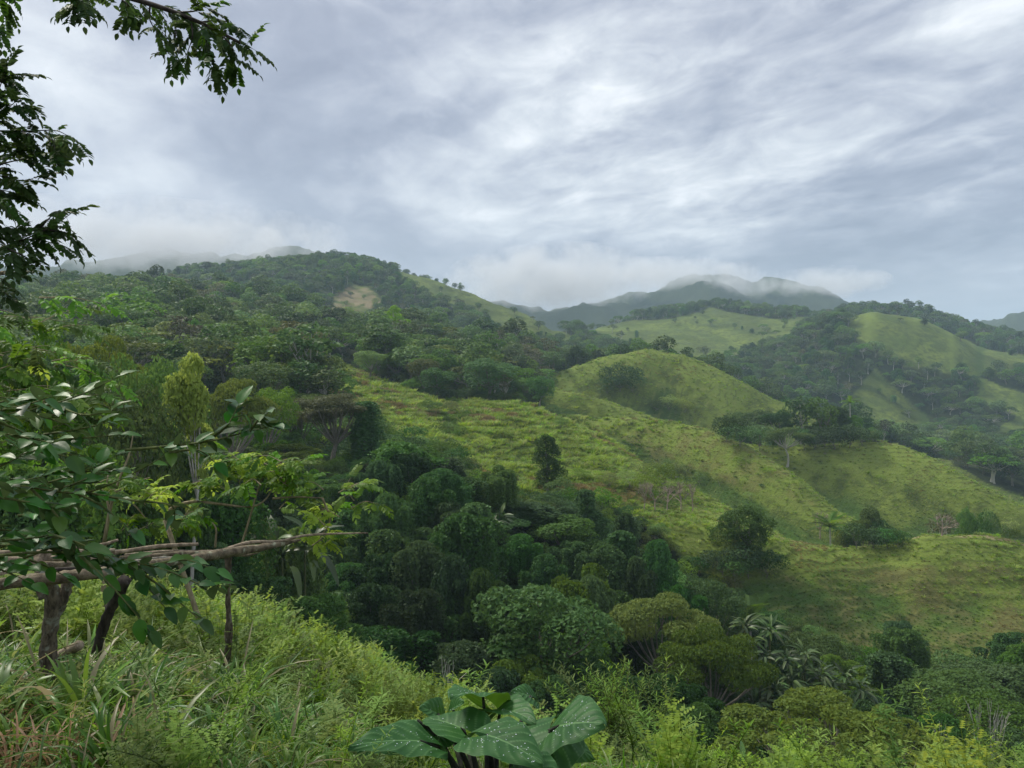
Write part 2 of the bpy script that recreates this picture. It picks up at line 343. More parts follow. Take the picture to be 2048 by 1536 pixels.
# ------------------------------------------------------------------ materials
MATS = {}
def leaf_mat(name, dark, light, transl=0.35, rough=0.5, spec=0.35, young=None, back=None):
    m = bpy.data.materials.new(name); m.use_nodes = True; nt = m.node_tree; nt.nodes.clear(); T = NT(nt)
    out = T.n('ShaderNodeOutputMaterial')
    at = T.n('ShaderNodeAttribute', attribute_name='tone'); oi = T.n('ShaderNodeObjectInfo')
    geo = T.n('ShaderNodeNewGeometry')
    r = T.m('ADD', T.m('MULTIPLY', oi.outputs['Random'], 0.45), T.m('MULTIPLY', at.outputs['Fac'], 0.55))
    col = T.mix(r, dark, light)
    hs = T.n('ShaderNodeHueSaturation'); T.put(hs.inputs['Color'], col)
    T.put(hs.inputs['Hue'], T.m('ADD', 0.482, T.m('MULTIPLY', T.m('FRACT', T.m('MULTIPLY', oi.outputs['Random'], 7.31)), 0.036)))
    T.put(hs.inputs['Saturation'], T.m('ADD', 0.88, T.m('MULTIPLY', T.m('FRACT', T.m('MULTIPLY', oi.outputs['Random'], 3.77)), 0.3)))
    T.put(hs.inputs['Value'], T.m('ADD', 0.66, T.m('MULTIPLY', T.m('FRACT', T.m('MULTIPLY', oi.outputs['Random'], 13.1)), 0.85)))
    c = hs.outputs[0]
    if young is not None: c = T.mix(T.ss(at.outputs['Fac'], 0.86, 0.97), c, young)
    if back is not None: c = T.mix(geo.outputs['Backfacing'], c, back)
    p = T.n('ShaderNodeBsdfPrincipled'); T.put(p.inputs['Base Color'], c)
    p.inputs['Roughness'].default_value = rough; p.inputs['Specular IOR Level'].default_value = spec
    tr = T.n('ShaderNodeBsdfTranslucent')
    tc = T.n('ShaderNodeHueSaturation'); T.put(tc.inputs['Color'], c); tc.inputs['Hue'].default_value = 0.475; tc.inputs['Value'].default_value = 1.7
    T.put(tr.inputs['Color'], tc.outputs[0])
    mx = T.n('ShaderNodeMixShader'); mx.inputs[0].default_value = transl
    nt.links.new(p.outputs[0], mx.inputs[1]); nt.links.new(tr.outputs[0], mx.inputs[2]); nt.links.new(mx.outputs[0], out.inputs[0])
    MATS[name] = m; return m
def bark_mat(name, c1, c2, scale=6.0, lichen=None, stretch=4.0, bump=0.4):
    m = bpy.data.materials.new(name); m.use_nodes = True; nt = m.node_tree; nt.nodes.clear(); T = NT(nt)
    out = T.n('ShaderNodeOutputMaterial'); p = T.n('ShaderNodeBsdfPrincipled'); tc = T.n('ShaderNodeTexCoord')
    mp = T.n('ShaderNodeMapping'); nt.links.new(tc.outputs['Object'], mp.inputs[0]); mp.inputs['Scale'].default_value = (stretch, stretch, 1)
    n1 = T.noise(mp.outputs[0], scale, 6, 0.65)
    n2 = T.noise(tc.outputs['Object'], scale*0.7, 4, 0.6)
    c = T.mix(T.ss(n1, 0.32, 0.68), c1, c2)
    if lichen: c = T.mix(T.m('MULTIPLY', T.ss(n2, 0.55, 0.66), 0.8), c, lichen)
    T.put(p.inputs['Base Color'], c); p.inputs['Roughness'].default_value = 0.85; p.inputs['Specular IOR Level'].default_value = 0.2
    b = T.n('ShaderNodeBump'); b.inputs['Strength'].default_value = bump; b.inputs['Distance'].default_value = 0.02
    nt.links.new(n1, b.inputs['Height']); nt.links.new(b.outputs[0], p.inputs['Normal']); nt.links.new(p.outputs[0], out.inputs[0])
    MATS[name] = m; return m
leaf_mat('leaf_dark',   (0.025,0.062,0.014), (0.069,0.147,0.029), .28, .60, .16)
leaf_mat('leaf_mid',    (0.037,0.091,0.017), (0.108,0.196,0.034), .32, .60, .16)
leaf_mat('leaf_vine',   (0.020,0.053,0.015), (0.060,0.130,0.031), .25, .60, .16)
leaf_mat('leaf_olive',  (0.045,0.075,0.017), (0.112,0.150,0.032), .32, .60, .16)
leaf_mat('leaf_brown',  (.048,.060,.026), (.105,.115,.046), .25, .60, .16)
leaf_mat('leaf_far',    (0.037,0.076,0.024), (0.100,0.162,0.044), .25, .60, .16)
leaf_mat('leaf_lime',   (0.068,0.146,0.022), (0.148,0.266,0.040), .40, .60, .16)
leaf_mat('leaf_glossy', (0.021,0.073,0.013), (0.050,0.153,0.022),   .30, .42, .28, young=(.07,.14,.02), back=(.035,.065,.022))
leaf_mat('leaf_pinnate',(0.018,0.045,0.012), (0.045,0.093,0.018), .35, .60, .16, young=(.10,.16,.03))
leaf_mat('leaf_bright', (0.051,0.120,0.018), (0.124,0.229,0.034), .40, .60, .16, young=(.24,.36,.045))
leaf_mat('leaf_lance',  (0.053,0.112,0.022), (0.147,0.234,0.050), .38, .60, .16)
leaf_mat('leaf_paddle', (0.024,0.053,0.012), (0.071,0.112,0.030), .25, .45, .35)
leaf_mat('leaf_feather',(0.076,0.133,0.023), (0.190,0.276,0.057), .40, .60, .16)
leaf_mat('blade_near',  (0.037,0.095,0.018), (0.111,0.213,0.041), .35, .42, .35, young=(.22,.20,.10))
leaf_mat('blade_hill',  (0.077,0.150,0.023), (0.191,0.284,0.050), .30, .6, .15, young=(.30,.26,.11))
leaf_mat('blade_brown', (0.100,0.095,0.030), (0.200,0.170,0.065), .30, .6, .15)
leaf_mat('leaf_young', (.13,.24,.026), (.26,.40,.045), .4, .6, .15)
leaf_mat('leaf_wide', (0.106,0.166,0.020), (0.224,0.305,0.042), .35, .6, .15)
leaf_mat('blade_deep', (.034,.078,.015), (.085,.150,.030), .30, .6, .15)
leaf_mat('straw',       (0.200,0.130,0.070), (0.360,0.260,0.150), .2, .7, .15)
bark_mat('bark_grey', (.10,.09,.07), (.26,.24,.20), 5)
bark_mat('bark_pale', (.26,.25,.21), (.50,.48,.42), 5)
bark_mat('bark_dark', (.018,.015,.012), (.06,.05,.04), 7)
bark_mat('bark_bare', (.20,.15,.12), (.36,.29,.24), 5)
bark_mat('bark_log',  (.055,.042,.026), (.19,.155,.10), 16, lichen=(.30,.32,.22), stretch=1.0, bump=1.0)
bark_mat('bark_post', (.040,.032,.024), (.17,.14,.10), 14, lichen=(.26,.27,.22), stretch=3, bump=.8)
bark_mat('dry_stick', (.11,.085,.055), (.33,.27,.19), 18, stretch=1.0, bump=.8)
bark_mat('green_stem',(.06,.075,.025), (.13,.15,.05), 8)
bark_mat('tan_vine', (.17,.14,.08), (.33,.28,.18), 8)
bark_mat('purple_stem', (.012,.014,.012), (.04,.045,.03), 8)

def terrain_mat():
    m = bpy.data.materials.new('terrain'); m.use_nodes = True; nt = m.node_tree; nt.nodes.clear(); T = NT(nt)
    out = T.n('ShaderNodeOutputMaterial'); p = T.n('ShaderNodeBsdfPrincipled'); tc = T.n('ShaderNodeTexCoord')
    zc = T.n('ShaderNodeAttribute', attribute_name='cover'); sp = T.n('ShaderNodeSeparateColor'); nt.links.new(zc.outputs['Color'], sp.inputs[0])
    g, soil, tone = sp.outputs
    o = tc.outputs['Object']
    big = T.noise(o, 0.035, 4, .6); med = T.noise(o, 0.22, 5, .6); fine = T.noise(o, 1.6, 5, .65); vf = T.noise(o, 6, 3, .6)
    ga = T.mix(T.ss(big, .35, .65), (.074,.114,.020), (.142,.184,.032))
    gb = T.mix(T.ss(med, .35, .68), ga, (.045,.075,.013))
    gc = T.mix(T.m('MULTIPLY', T.ss(fine, .5, .72), .6), gb, (.18,.19,.045))
    gc = T.mix(T.ss(zc.outputs['Alpha'], .42, .12), gc, (.046,.088,.017)); gc = T.mix(T.m('MULTIPLY', T.ss(zc.outputs['Alpha'], .58, .9), .7), gc, (.145,.195,.036))  # hollows darker for lush grass and painted shade, rims lighter as if lit
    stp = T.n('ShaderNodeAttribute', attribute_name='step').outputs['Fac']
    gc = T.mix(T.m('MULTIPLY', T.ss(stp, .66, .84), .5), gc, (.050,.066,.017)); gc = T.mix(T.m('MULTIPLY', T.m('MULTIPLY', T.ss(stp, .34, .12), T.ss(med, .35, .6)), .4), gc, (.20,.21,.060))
    gd = T.mix(T.m('MULTIPLY', tone, T.ss(med, .4, .62)), gc, (.13,.11,.045))
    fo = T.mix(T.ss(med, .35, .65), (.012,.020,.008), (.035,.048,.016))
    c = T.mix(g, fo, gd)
    so = T.mix(T.ss(fine, .35, .65), (.17,.125,.07), (.30,.24,.15))
    c = T.mix(soil, c, so)
    T.put(p.inputs['Base Color'], c); p.inputs['Roughness'].default_value = .95; p.inputs['Specular IOR Level'].default_value = .1
    b = T.n('ShaderNodeBump'); b.inputs['Strength'].default_value = .8; b.inputs['Distance'].default_value = .35
    nt.links.new(T.m('ADD', T.m('ADD', fine, med), T.m('MULTIPLY', vf, .4)), b.inputs['Height'])
    nt.links.new(b.outputs[0], p.inputs['Normal']); nt.links.new(p.outputs[0], out.inputs[0])
    return m
TERR = terrain_mat()

# ------------------------------------------------------------------ ground sheet
def build_terrain():
    ys = [-60, -30, -15, -8, -4, -2, -1]
    a = np.exp(np.linspace(math.log(.5), math.log(84), 190)); b = np.linspace(84.4, 300, 520)
    c = np.exp(np.linspace(math.log(300.6), math.log(1100), 330)); d = np.exp(np.linspace(math.log(1108), math.log(6000), 110))
    ys = np.concatenate([ys, a, b, c, d]); nx = 620
    u = np.linspace(-1, 1, nx); hw = np.maximum(22, 0.86*np.abs(ys)+14)
    X = hw[:, None]*u[None]; Y = np.broadcast_to(ys[:, None], X.shape)
    Z = height(X, Y); phase = PHASE.ravel()
    # distant wooded ridges: rough canopy relief
    far = np.clip((Y-1250)/200, 0, 1)
    Z = Z+far*(fbm(X/160, Y/160, 71, 4)*70+fbm(X/34, Y/34, 77, 5)*24)
    n0, n1 = X.shape
    i, j = np.meshgrid(np.arange(n0-1), np.arange(n1-1), indexing='ij'); k = i*n1+j
    Q = np.stack([k, k+1, k+n1+1, k+n1], -1).reshape(-1, 4)
    x, y = X.ravel(), Y.ravel()
    g = zone_mask(x, y, GRASS).astype(float); g = np.where(y < 22, 0.35, g)
    soilz = [([(660,625),(672,590),(705,568),(740,576),(762,602),(735,625),(700,640)], 480, 880),
             ([(860,432),(870,432)], 1, 2)]
    s = zone_mask(x, y, soilz).astype(float)*np.clip(.55+fbm(x/14, y/14, 12)*2.8, .0, .72)*(fbm(x/9, y/9, 23)+fbm(x/30, y/30, 24)*.8 > -.10)
    s = np.maximum(s, zone_mask(x, y, [([(1000,1000),(1090,985),(1100,1002),(1010,1010)], 90, 150)]).astype(float)*(vn(x*1.2, y*1.2, 5) > .6)*.4)
    # worn path along the low ridge
    ppx = [1285,1340,1400,1450,1560,1620,1700,1760,1800,1850,1900,1960,2020,2060]; ppy = [1031,1028,1030,1040,1073,1083,1088,1087,1078,1066,1072,1070,1078,1090]
    dd = np.maximum(y, 1); xp = CX+F*x/dd; yp = CY-F*Z.ravel()/dd
    near = np.abs(yp-np.interp(xp, ppx, ppy)-2)+np.clip(fbm(x/3, y/3, 4)*6, -3, 3)
    s = np.maximum(s, ((near < 2.6) & (y > 112) & (y < 131) & (xp > 1285) & (xp < 2060))*(.25+.75*(vn(x/7, y/7, 9) > .52))*.8)
    tone = zone_mask(x, y, [([(680,765),(740,755),(770,790),(720,810),(690,800)], 150, 280), ([(1560,1150),(2048,1120),(2200,1320),(1760,1330),(1640,1250)], 85, 128),
                            ([(940,830),(1010,830),(990,870),(960,860)], 120, 230), ([(1240,960),(1420,960),(1400,1020),(1250,1020)], 100, 160), ([(1200,850),(1500,860),(1640,1010),(1400,960)],150,300)]).astype(float)*.4+.1
    far_g = np.where((y > 1100) | ((g < .5) & (y > 430)), 0.25, 0)
    g = np.maximum(g, far_g*0.6)
    g = g*np.where(y > 600, np.clip(.78+fbm(x/40, y/40, 19)*1.2, .35, 1), 1)
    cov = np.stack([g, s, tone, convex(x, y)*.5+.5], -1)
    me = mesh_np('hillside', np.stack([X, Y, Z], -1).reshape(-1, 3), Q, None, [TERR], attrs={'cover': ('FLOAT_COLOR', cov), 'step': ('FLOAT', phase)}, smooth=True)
    o = link('terrain', me); tag(o, label='green hills, grassy spurs and valleys under the low cloud', kind='structure'); return o
build_terrain()

# ------------------------------------------------------------------ air
def haze_box(name, lo, hi, dens, col=(1, 1, 1), an=0.0):
    x0, y0, z0 = lo; x1, y1, z1 = hi
    V = [(x0,y0,z0),(x1,y0,z0),(x1,y1,z0),(x0,y1,z0),(x0,y0,z1),(x1,y0,z1),(x1,y1,z1),(x0,y1,z1)]
    Q = [(0,3,2,1),(4,5,6,7),(0,1,5,4),(1,2,6,5),(2,3,7,6),(3,0,4,7)]
    m = bpy.data.materials.new(name); m.use_nodes = True; nt = m.node_tree; nt.nodes.clear(); T = NT(nt)
    out = T.n('ShaderNodeOutputMaterial'); v = T.n('ShaderNodeVolumePrincipled')
    v.inputs['Color'].default_value = (*col, 1); v.inputs['Density'].default_value = dens; v.inputs['Anisotropy'].default_value = an
    nt.links.new(v.outputs[0], out.inputs['Volume'])
    return link(name, mesh_np(name, V, Q, mats=[m]))
# ------------------------------------------------------------------ foliage generators
def leaf_quads(C, N, size, asp, rs, droop=0.3, fold=False, v=None, mb=None, mat=0, jit=.55, T0=None):
    """diamond leaves at C facing roughly N"""
    n = len(C)
    Nn = unit(N+rs.normal(0, jit, (n, 3)))
    t = rs.normal(0, 1, (n, 3)) if T0 is None else T0+rs.normal(0, .35, (n, 3))
    t = t-(t*Nn).sum(1)[:, None]*Nn; t = unit(t); t = unit(t-np.array([0, 0, droop])); b = unit(np.cross(Nn, t))
    s = size*rs.uniform(.65, 1.3, n)[:, None]
    a = C-t*s*.5; e = C+t*s*.5; mid = C+Nn*s*.08-t*s*.05
    V = np.stack([a, mid+b*s*asp*.5, e, mid-b*s*asp*.5], 1).reshape(-1, 3)
    Q = np.arange(4*n).reshape(-1, 4)
    if v is None: v = rs.uniform(0, .85, n)
    mb.add(V, Q, mat=mat, v=np.repeat(v, 4))
def sphere_dirs(n, rs): return unit(rs.normal(0, 1, (n, 3)))
def blob_leaves(mb, blobs, n, size, rs, asp=.62, mat=0, shell=.78, up=.25, droop=.3, jit=.55):
    """leaves over a set of lumpy clumps; blobs: (cx,cy,cz,rx,ry,rz)"""
    B = np.array(blobs, float); area = (B[:, 3]*B[:, 4]+B[:, 4]*B[:, 5]+B[:, 3]*B[:, 5]); pr = area/area.sum()
    k = rs.choice(len(B), n, p=pr); d = sphere_dirs(n, rs)
    low = d[:, 2] < -.25; d[low, 2] *= rs.choice([1, -1], low.sum(), p=[.35, .65])
    rr = shell+(1.06-shell)*rs.random(n)**.6
    bump = 1+.16*(vn(d[:, 0]*3+k*7.1, d[:, 1]*3+d[:, 2]*3+k, 4)-.5)*2
    P = B[k, :3]+d*B[k, 3:6]*(rr*bump)[:, None]
    keep = np.ones(n, bool)
    for q in range(len(B)):                       # drop what would sit deep inside a neighbouring clump
        r2 = (((P-B[q, :3])/(B[q, 3:6]*.72))**2).sum(1); keep &= ~((r2 < 1) & (k != q))
    P, d, k = P[keep], d[keep], k[keep]
    tone = np.clip(.15+.5*rs.random(len(P))+.3*(np.sin(k*12.9898)*.5+.5)-.1, 0, 1)
    leaf_quads(P, unit(d+np.array([0, 0, up])), size, asp, rs, droop, v=tone, mb=mb, mat=mat, jit=jit)
def crown_blobs(rs, z0, z1, rad, nb, flat=.6, rb=.36, top_bias=0.0, lean=(0, 0)):
    """clumps spread over the envelope of a crown between heights z0 and z1"""
    out = []; h = (z1-z0)/2; zc = (z0+z1)/2
    for i in range(nb):
        d = sphere_dirs(1, rs)[0]
        if d[2] < -.1 and rs.random() < .6+top_bias: d[2] *= -1
        f = rs.uniform(.45, .8) if i > nb//5 else rs.uniform(0, .35)
        irr = rs.uniform(.8, 1.18); r = rad*rb*rs.uniform(.7, 1.3)
        c = np.array([d[0]*rad*f*irr+lean[0], d[1]*rad*f*irr+lean[1], zc+d[2]*h*f*irr])
        out.append((*c, r, r*rs.uniform(.85, 1.15), r*flat*rs.uniform(.8, 1.2)))
    return out
def limbs(mb, rs, base_h, blobs, r0, mat=1, k=7, wob=.25, nl=8, fork=None):
    """trunk that splits into limbs reaching the clumps"""
    top = np.mean([b[:3] for b in blobs], axis=0); fh = base_h if fork is None else fork
    mid = np.array([top[0]*.3+rs.normal(0, wob), top[1]*.3+rs.normal(0, wob), fh])
    P = curve_pts([(0, 0, -.6), (rs.normal(0, wob*.4), rs.normal(0, wob*.4), fh*.5), mid], 9)
    rad = np.linspace(r0, r0*.62, 9); rad[0] = r0*1.5; rad[1] = r0*1.15; mb.tube(P, rad, k, mat, .5)
    idx = rs.choice(len(blobs), min(nl, len(blobs)), replace=False)
    for i in idx:
        c = np.array(blobs[i][:3]); m = mid*.45+c*.55+np.array([0, 0, -.12*abs(c[2]-fh)])
        Q = curve_pts([mid, m, c], 7); mb.tube(Q, np.linspace(r0*.45, r0*.08, 7), 5, mat, .5, cap=False)
        for _ in range(2):
            e = c+sphere_dirs(1, rs)[0]*np.array(blobs[i][3:6])*.8; mb.tube([Q[4], (Q[4]+e)/2+rs.normal(0, .1, 3), e], [r0*.16, r0*.1, r0*.03], 4, mat, .5, cap=False)
def make_tree(kind, seed, leaf, n, lmat, bmat='bark_grey'):
    """returns (trunk mesh, crown mesh, height, radius), metres"""
    rs = np.random.RandomState(seed); tb, cb = MB(), MB(); H = 10.0; Rd = 4.0
    if kind == 'round':
        bl = crown_blobs(rs, 2.6, 10, 4.0, 26, .8, .33); limbs(tb, rs, 3.0, bl, .28, 0)
        blob_leaves(cb, bl, n, leaf, rs)
    elif kind == 'tall':
        Rd = 3.0; bl = crown_blobs(rs, 3.8, 10.2, 3.0, 22, .8, .36, lean=(rs.normal(0, .5), 0)); limbs(tb, rs, 4.5, bl, .24, 0, nl=9)
        blob_leaves(cb, bl, n, leaf, rs)
    elif kind == 'umbrella':
        Rd = 4.8; bl = []
        for i in range(30):
            a = rs.uniform(0, 6.28); r = 4.4*math.sqrt(rs.random()); z = 9.4-(r/4.4)**2*rs.uniform(1.6, 3.2)-rs.random()*.9
            q = rs.uniform(.8, 1.4); bl.append((r*math.cos(a), r*math.sin(a), z, q*1.15, q*1.15, q*.42))
        limbs(tb, rs, 4.2, bl, .26, 0, nl=16); blob_leaves(cb, bl, n, leaf, rs, up=.6)
    elif kind == 'sparse':
        bl = crown_blobs(rs, 3.5, 10, 3.6, 22, .7, .24); limbs(tb, rs, 3.2, bl, .24, 0, nl=20); blob_leaves(cb, bl, n, leaf, rs, shell=.3)
    elif kind == 'vine':      # crown buried under climbers that hang in curtains
        tw = []
        for i in range(14):
            a = rs.uniform(0, 6.28); r = rs.uniform(.2, 2.9); h = 9.8-r*rs.uniform(.3, 1.5)-rs.random()*2.2
            tw.append((r*math.cos(a), r*math.sin(a), h, rs.uniform(.5, 1.15), rs.uniform(.02, .45)*h))
        vine_cover(cb, tw, n, leaf, rs); limbs(tb, rs, 4.0, [(t[0], t[1], t[2]-1, 1, 1, 1) for t in tw], .3, 0, nl=6); Rd = 3.8
    elif kind == 'tower':
        tw = [(rs.normal(0, .35), rs.normal(0, .35), 9.8-i*rs.uniform(.6, 1.9), rs.uniform(.7, 1.15), rs.uniform(.05, .3)*9) for i in range(5)]
        vine_cover(cb, tw, n, leaf, rs); limbs(tb, rs, 5.0, [(t[0], t[1], t[2]-1, 1, 1, 1) for t in tw], .22, 0, nl=3); Rd = 1.9
    elif kind == 'mango':
        bl = crown_blobs(rs, -.4, 10, 4.6, 56, .85, .27); limbs(tb, rs, 2.0, bl, .4, 0)
        for i in range(9): bl.append((rs.normal(0, 1.2), rs.normal(0, 1.2), rs.uniform(3, 7), 2.2, 2.2, 2.2))
        blob_leaves(cb, bl, n, leaf, rs, asp=.42, droop=.7); Rd = 4.9
    elif kind == 'slim':
        Rd = 2.2; bl = [(rs.normal(0, .55), rs.normal(0, .55), z, q, q, q*1.1) for z, q in zip(np.linspace(.8, 9.2, 16), rs.uniform(.7, 1.35, 16)*np.interp(np.linspace(0, 1, 16), [0, .3, .8, 1], [.8, 1.1, 1.1, .7]))]; limbs(tb, rs, 5, bl, .16, 0, nl=10); blob_leaves(cb, bl, n, leaf, rs, shell=.5, up=0)
    elif kind == 'wide':
        Rd = 4.8; bl = []
        for i in range(58):
            a = rs.uniform(0, 6.28); r = 4.5*math.sqrt(rs.random()); z = 9.5-(r/4.5)**2*rs.uniform(.8, 2.4)-rs.random()*1.2
            q = rs.uniform(.35, .85); bl.append((r*math.cos(a), r*math.sin(a), z, q*1.2, q*1.1, q*.6))
        limbs(tb, rs, 4.2, bl, .26, 0, nl=26); blob_leaves(cb, bl, n, leaf, rs, up=.5, jit=.75)
    elif kind == 'lime':
        Rd = 1.6; bl = crown_blobs(rs, 5.4, 10.0, 1.6, 18, .8, .36)+crown_blobs(rs, 3.6, 6.5, 1.2, 5, .6, .3); limbs(tb, rs, 5.4, bl, .14, 0, nl=10); blob_leaves(cb, bl, n, leaf, rs, shell=.5)
    elif kind == 'bush':
        H = 3.0; Rd = 2.0; bl = crown_blobs(rs, -.3, 2.8, 2.0, 14, .8, .36, top_bias=.3); limbs(tb, rs, .4, bl, .05, 0, nl=6)
        blob_leaves(cb, bl, n, leaf, rs)
    return tb, cb, H, Rd
def vine_cover(cb, towers, n, leaf, rs):
    A = np.array([t[3]*(t[2]-t[4])+t[3]**2 for t in towers]); A /= A.sum()
    for t, f in zip(towers, A):
        m = int(n*f); x, y, h, r, zb = t
        th = rs.uniform(0, 2*np.pi, m); u = rs.random(m)
        dome = u > .62; ph = rs.random(m)*1.5
        fold = 1+.34*np.sin(th*5+x*3+1.5*np.sin(th*2.3))+.22*(vn(th*4, u*6+x, 8)-.5)*2
        zz = np.where(dome, h-r+np.sin(ph)*r, zb+(h-r-zb)*(1-(1-u/.62)**1.25))
        hem = zb+(vn(th*3.2, np.zeros(m)+x*5, 21)-.3)*2.6; zz = np.maximum(zz, np.where(dome, zz, np.minimum(hem, h-r)+(zz-zb)*.85))
        spread = 1+.28*((h-zz)/max(h, 1))
        rr = np.where(dome, r*np.cos(ph), r)*fold*spread*rs.uniform(.86, 1.06, m)
        P = np.stack([x+rr*np.cos(th), y+rr*np.sin(th), zz], 1)
        N = np.stack([np.cos(th), np.sin(th), np.where(dome, 1.2, .35)], 1)
        tone = np.clip(.2+.45*rs.random(m)+.3*(vn(th*2.5, zz*.7, 5)), 0, 1)
        leaf_quads(P, unit(N), leaf, .72, rs, .9, v=tone, mb=cb, jit=.5)
        for _ in range(5):       # loose hanging strands
            a = rs.uniform(0, 6.28); z1 = rs.uniform(zb+1, h-r*.5); ln = rs.uniform(1.2, 3.6); k = int(ln/leaf*1.6)
            s = np.linspace(0, 1, k); rr = r*1.22
            P = np.stack([x+rr*math.cos(a)+rs.normal(0, .09, k), y+rr*math.sin(a)+rs.normal(0, .09, k), z1-s*ln], 1)
            leaf_quads(P, np.tile([math.cos(a), math.sin(a), .3], (k, 1)), leaf*.9, .7, rs, 1.2, mb=cb)
PROTO = {}
def proto(key, kind, seed, leaf, n, lmat, bmat='bark_grey'):
    tb, cb, H, Rd = make_tree(kind, seed, leaf, n, lmat, bmat)
    lm, bm = MATS[lmat], MATS[bmat]
    tm = tb.mesh(key+'_trunk', [bm]); cm = cb.mesh(key+'_crown', [lm])
    PROTO[key] = dict(trunk=tm, crown=cm, H=H, R=Rd, tb=tb, cb=cb, lm=lm, bm=bm, one=None)
def one_mesh(key):
    p = PROTO[key]
    if p['one'] is None:
        b = MB(); tb, cb = p['tb'], p['cb']
        for src, mt in ((cb, 0), (tb, 1)):
            off = b.n; b.V += src.V; b.v += src.v; b.Q += [q+off for q in src.Q]; b.T += [t+off for t in src.T]
            b.qm += [np.full(len(q), mt) for q in src.Q]; b.tm += [np.full(len(t), mt) for t in src.T]; b.n += src.n
        p['one'] = b.mesh(key+'_whole', [p['lm'], p['bm']])
    return p['one']
# for trees 50-130 m away
proto('round_a', 'round', 11, .26, 11000, 'leaf_mid'); proto('round_b', 'round', 12, .28, 10000, 'leaf_dark')
proto('tall_a', 'tall', 13, .26, 7500, 'leaf_mid', 'bark_pale'); proto('vine_a', 'vine', 14, .24, 20000, 'leaf_vine')
proto('vine_b', 'vine', 15, .24, 20000, 'leaf_vine'); proto('vine_c', 'vine', 25, .25, 18000, 'leaf_mid'); proto('tower_a', 'tower', 16, .24, 8500, 'leaf_vine')
proto('umb_a', 'umbrella', 17, .24, 15000, 'leaf_olive', 'bark_grey'); proto('umb_b', 'umbrella', 18, .22, 17000, 'leaf_olive', 'bark_grey')
proto('wide', 'wide', 42, .20, 17000, 'leaf_wide', 'bark_grey'); proto('lime', 'lime', 41, .20, 9000, 'leaf_young', 'bark_pale')
proto('mango', 'mango', 19, .36, 34000, 'leaf_dark'); proto('brown', 'sparse', 20, .15, 22000, 'leaf_brown', 'bark_grey'); proto('slim', 'slim', 26, .20, 14000, 'leaf_dark', 'bark_grey')
proto('bush_a', 'bush', 21, .16, 2600, 'leaf_mid'); proto('bush_b', 'bush', 22, .18, 2400, 'leaf_vine'); proto('bush_c', 'bush', 23, .15, 2600, 'leaf_olive')
proto('bush_g', 'bush', 24, .15, 1500, 'leaf_feather')
# for far trees
FARP = []
for i, (k, s, lf, n, lm, bk) in enumerate([('round', 31, .62, 1500, 'leaf_far', 'bark_grey'), ('round', 32, .58, 1600, 'leaf_mid', 'bark_grey'), ('tall', 33, .55, 1300, 'leaf_far', 'bark_pale'),
        ('umbrella', 34, .50, 1900, 'leaf_olive', 'bark_pale'), ('umbrella', 35, .52, 1700, 'leaf_mid', 'bark_pale'), ('vine', 36, .55, 2000, 'leaf_dark', 'bark_grey'),
        ('sparse', 37, .45, 900, 'leaf_brown', 'bark_pale'), ('tower', 38, .5, 900, 'leaf_far', 'bark_grey')]):
    proto('far%d' % i, k, s, lf, n, lm, bk); FARP.append('far%d' % i)

def scatter(name, P, idx, rot, scl, meshes, **props):
    """one object that repeats a few meshes over points (uncountable cover)"""
    P = np.asarray(P, float); me = mesh_np(name+'_points', P, attrs={'idx': ('INT', np.asarray(idx, np.int32)), 'rot': ('FLOAT_VECTOR', np.asarray(rot, np.float32)), 'scl': ('FLOAT_VECTOR', np.asarray(scl, np.float32))})
    o = link(name, me); ng = bpy.data.node_groups.new(name, 'GeometryNodeTree')
    ng.interface.new_socket('Geometry', in_out='INPUT', socket_type='NodeSocketGeometry'); ng.interface.new_socket('Geometry', in_out='OUTPUT', socket_type='NodeSocketGeometry')
    N = ng.nodes; gi = N.new('NodeGroupInput'); go = N.new('NodeGroupOutput'); jn = N.new('GeometryNodeJoinGeometry')
    def na(nm, ty):
        a = N.new('GeometryNodeInputNamedAttribute'); a.data_type = ty; a.inputs[0].default_value = nm; return a.outputs[0]
    rt = N.new('FunctionNodeEulerToRotation'); ng.links.new(na('rot', 'FLOAT_VECTOR'), rt.inputs[0]); sc = na('scl', 'FLOAT_VECTOR'); ix = na('idx', 'INT')
    for k, m in enumerate(meshes):
        src = bpy.data.objects.new(name+'_source', m)
        oi = N.new('GeometryNodeObjectInfo'); oi.inputs['Object'].default_value = src; oi.transform_space = 'ORIGINAL'
        cp = N.new('FunctionNodeCompare'); cp.data_type = 'INT'; cp.operation = 'EQUAL'; ng.links.new(ix, cp.inputs[2]); cp.inputs[3].default_value = k
        ip = N.new('GeometryNodeInstanceOnPoints'); ng.links.new(gi.outputs[0], ip.inputs['Points']); ng.links.new(cp.outputs[0], ip.inputs['Selection'])
        ng.links.new(oi.outputs['Geometry'], ip.inputs['Instance']); ng.links.new(rt.outputs[0], ip.inputs['Rotation']); ng.links.new(sc, ip.inputs['Scale']); ng.links.new(ip.outputs[0], jn.inputs[0])
    ng.links.new(jn.outputs[0], go.inputs[0]); md = o.modifiers.new('scatter', 'NODES'); md.node_group = ng
    return tag(o, **props)

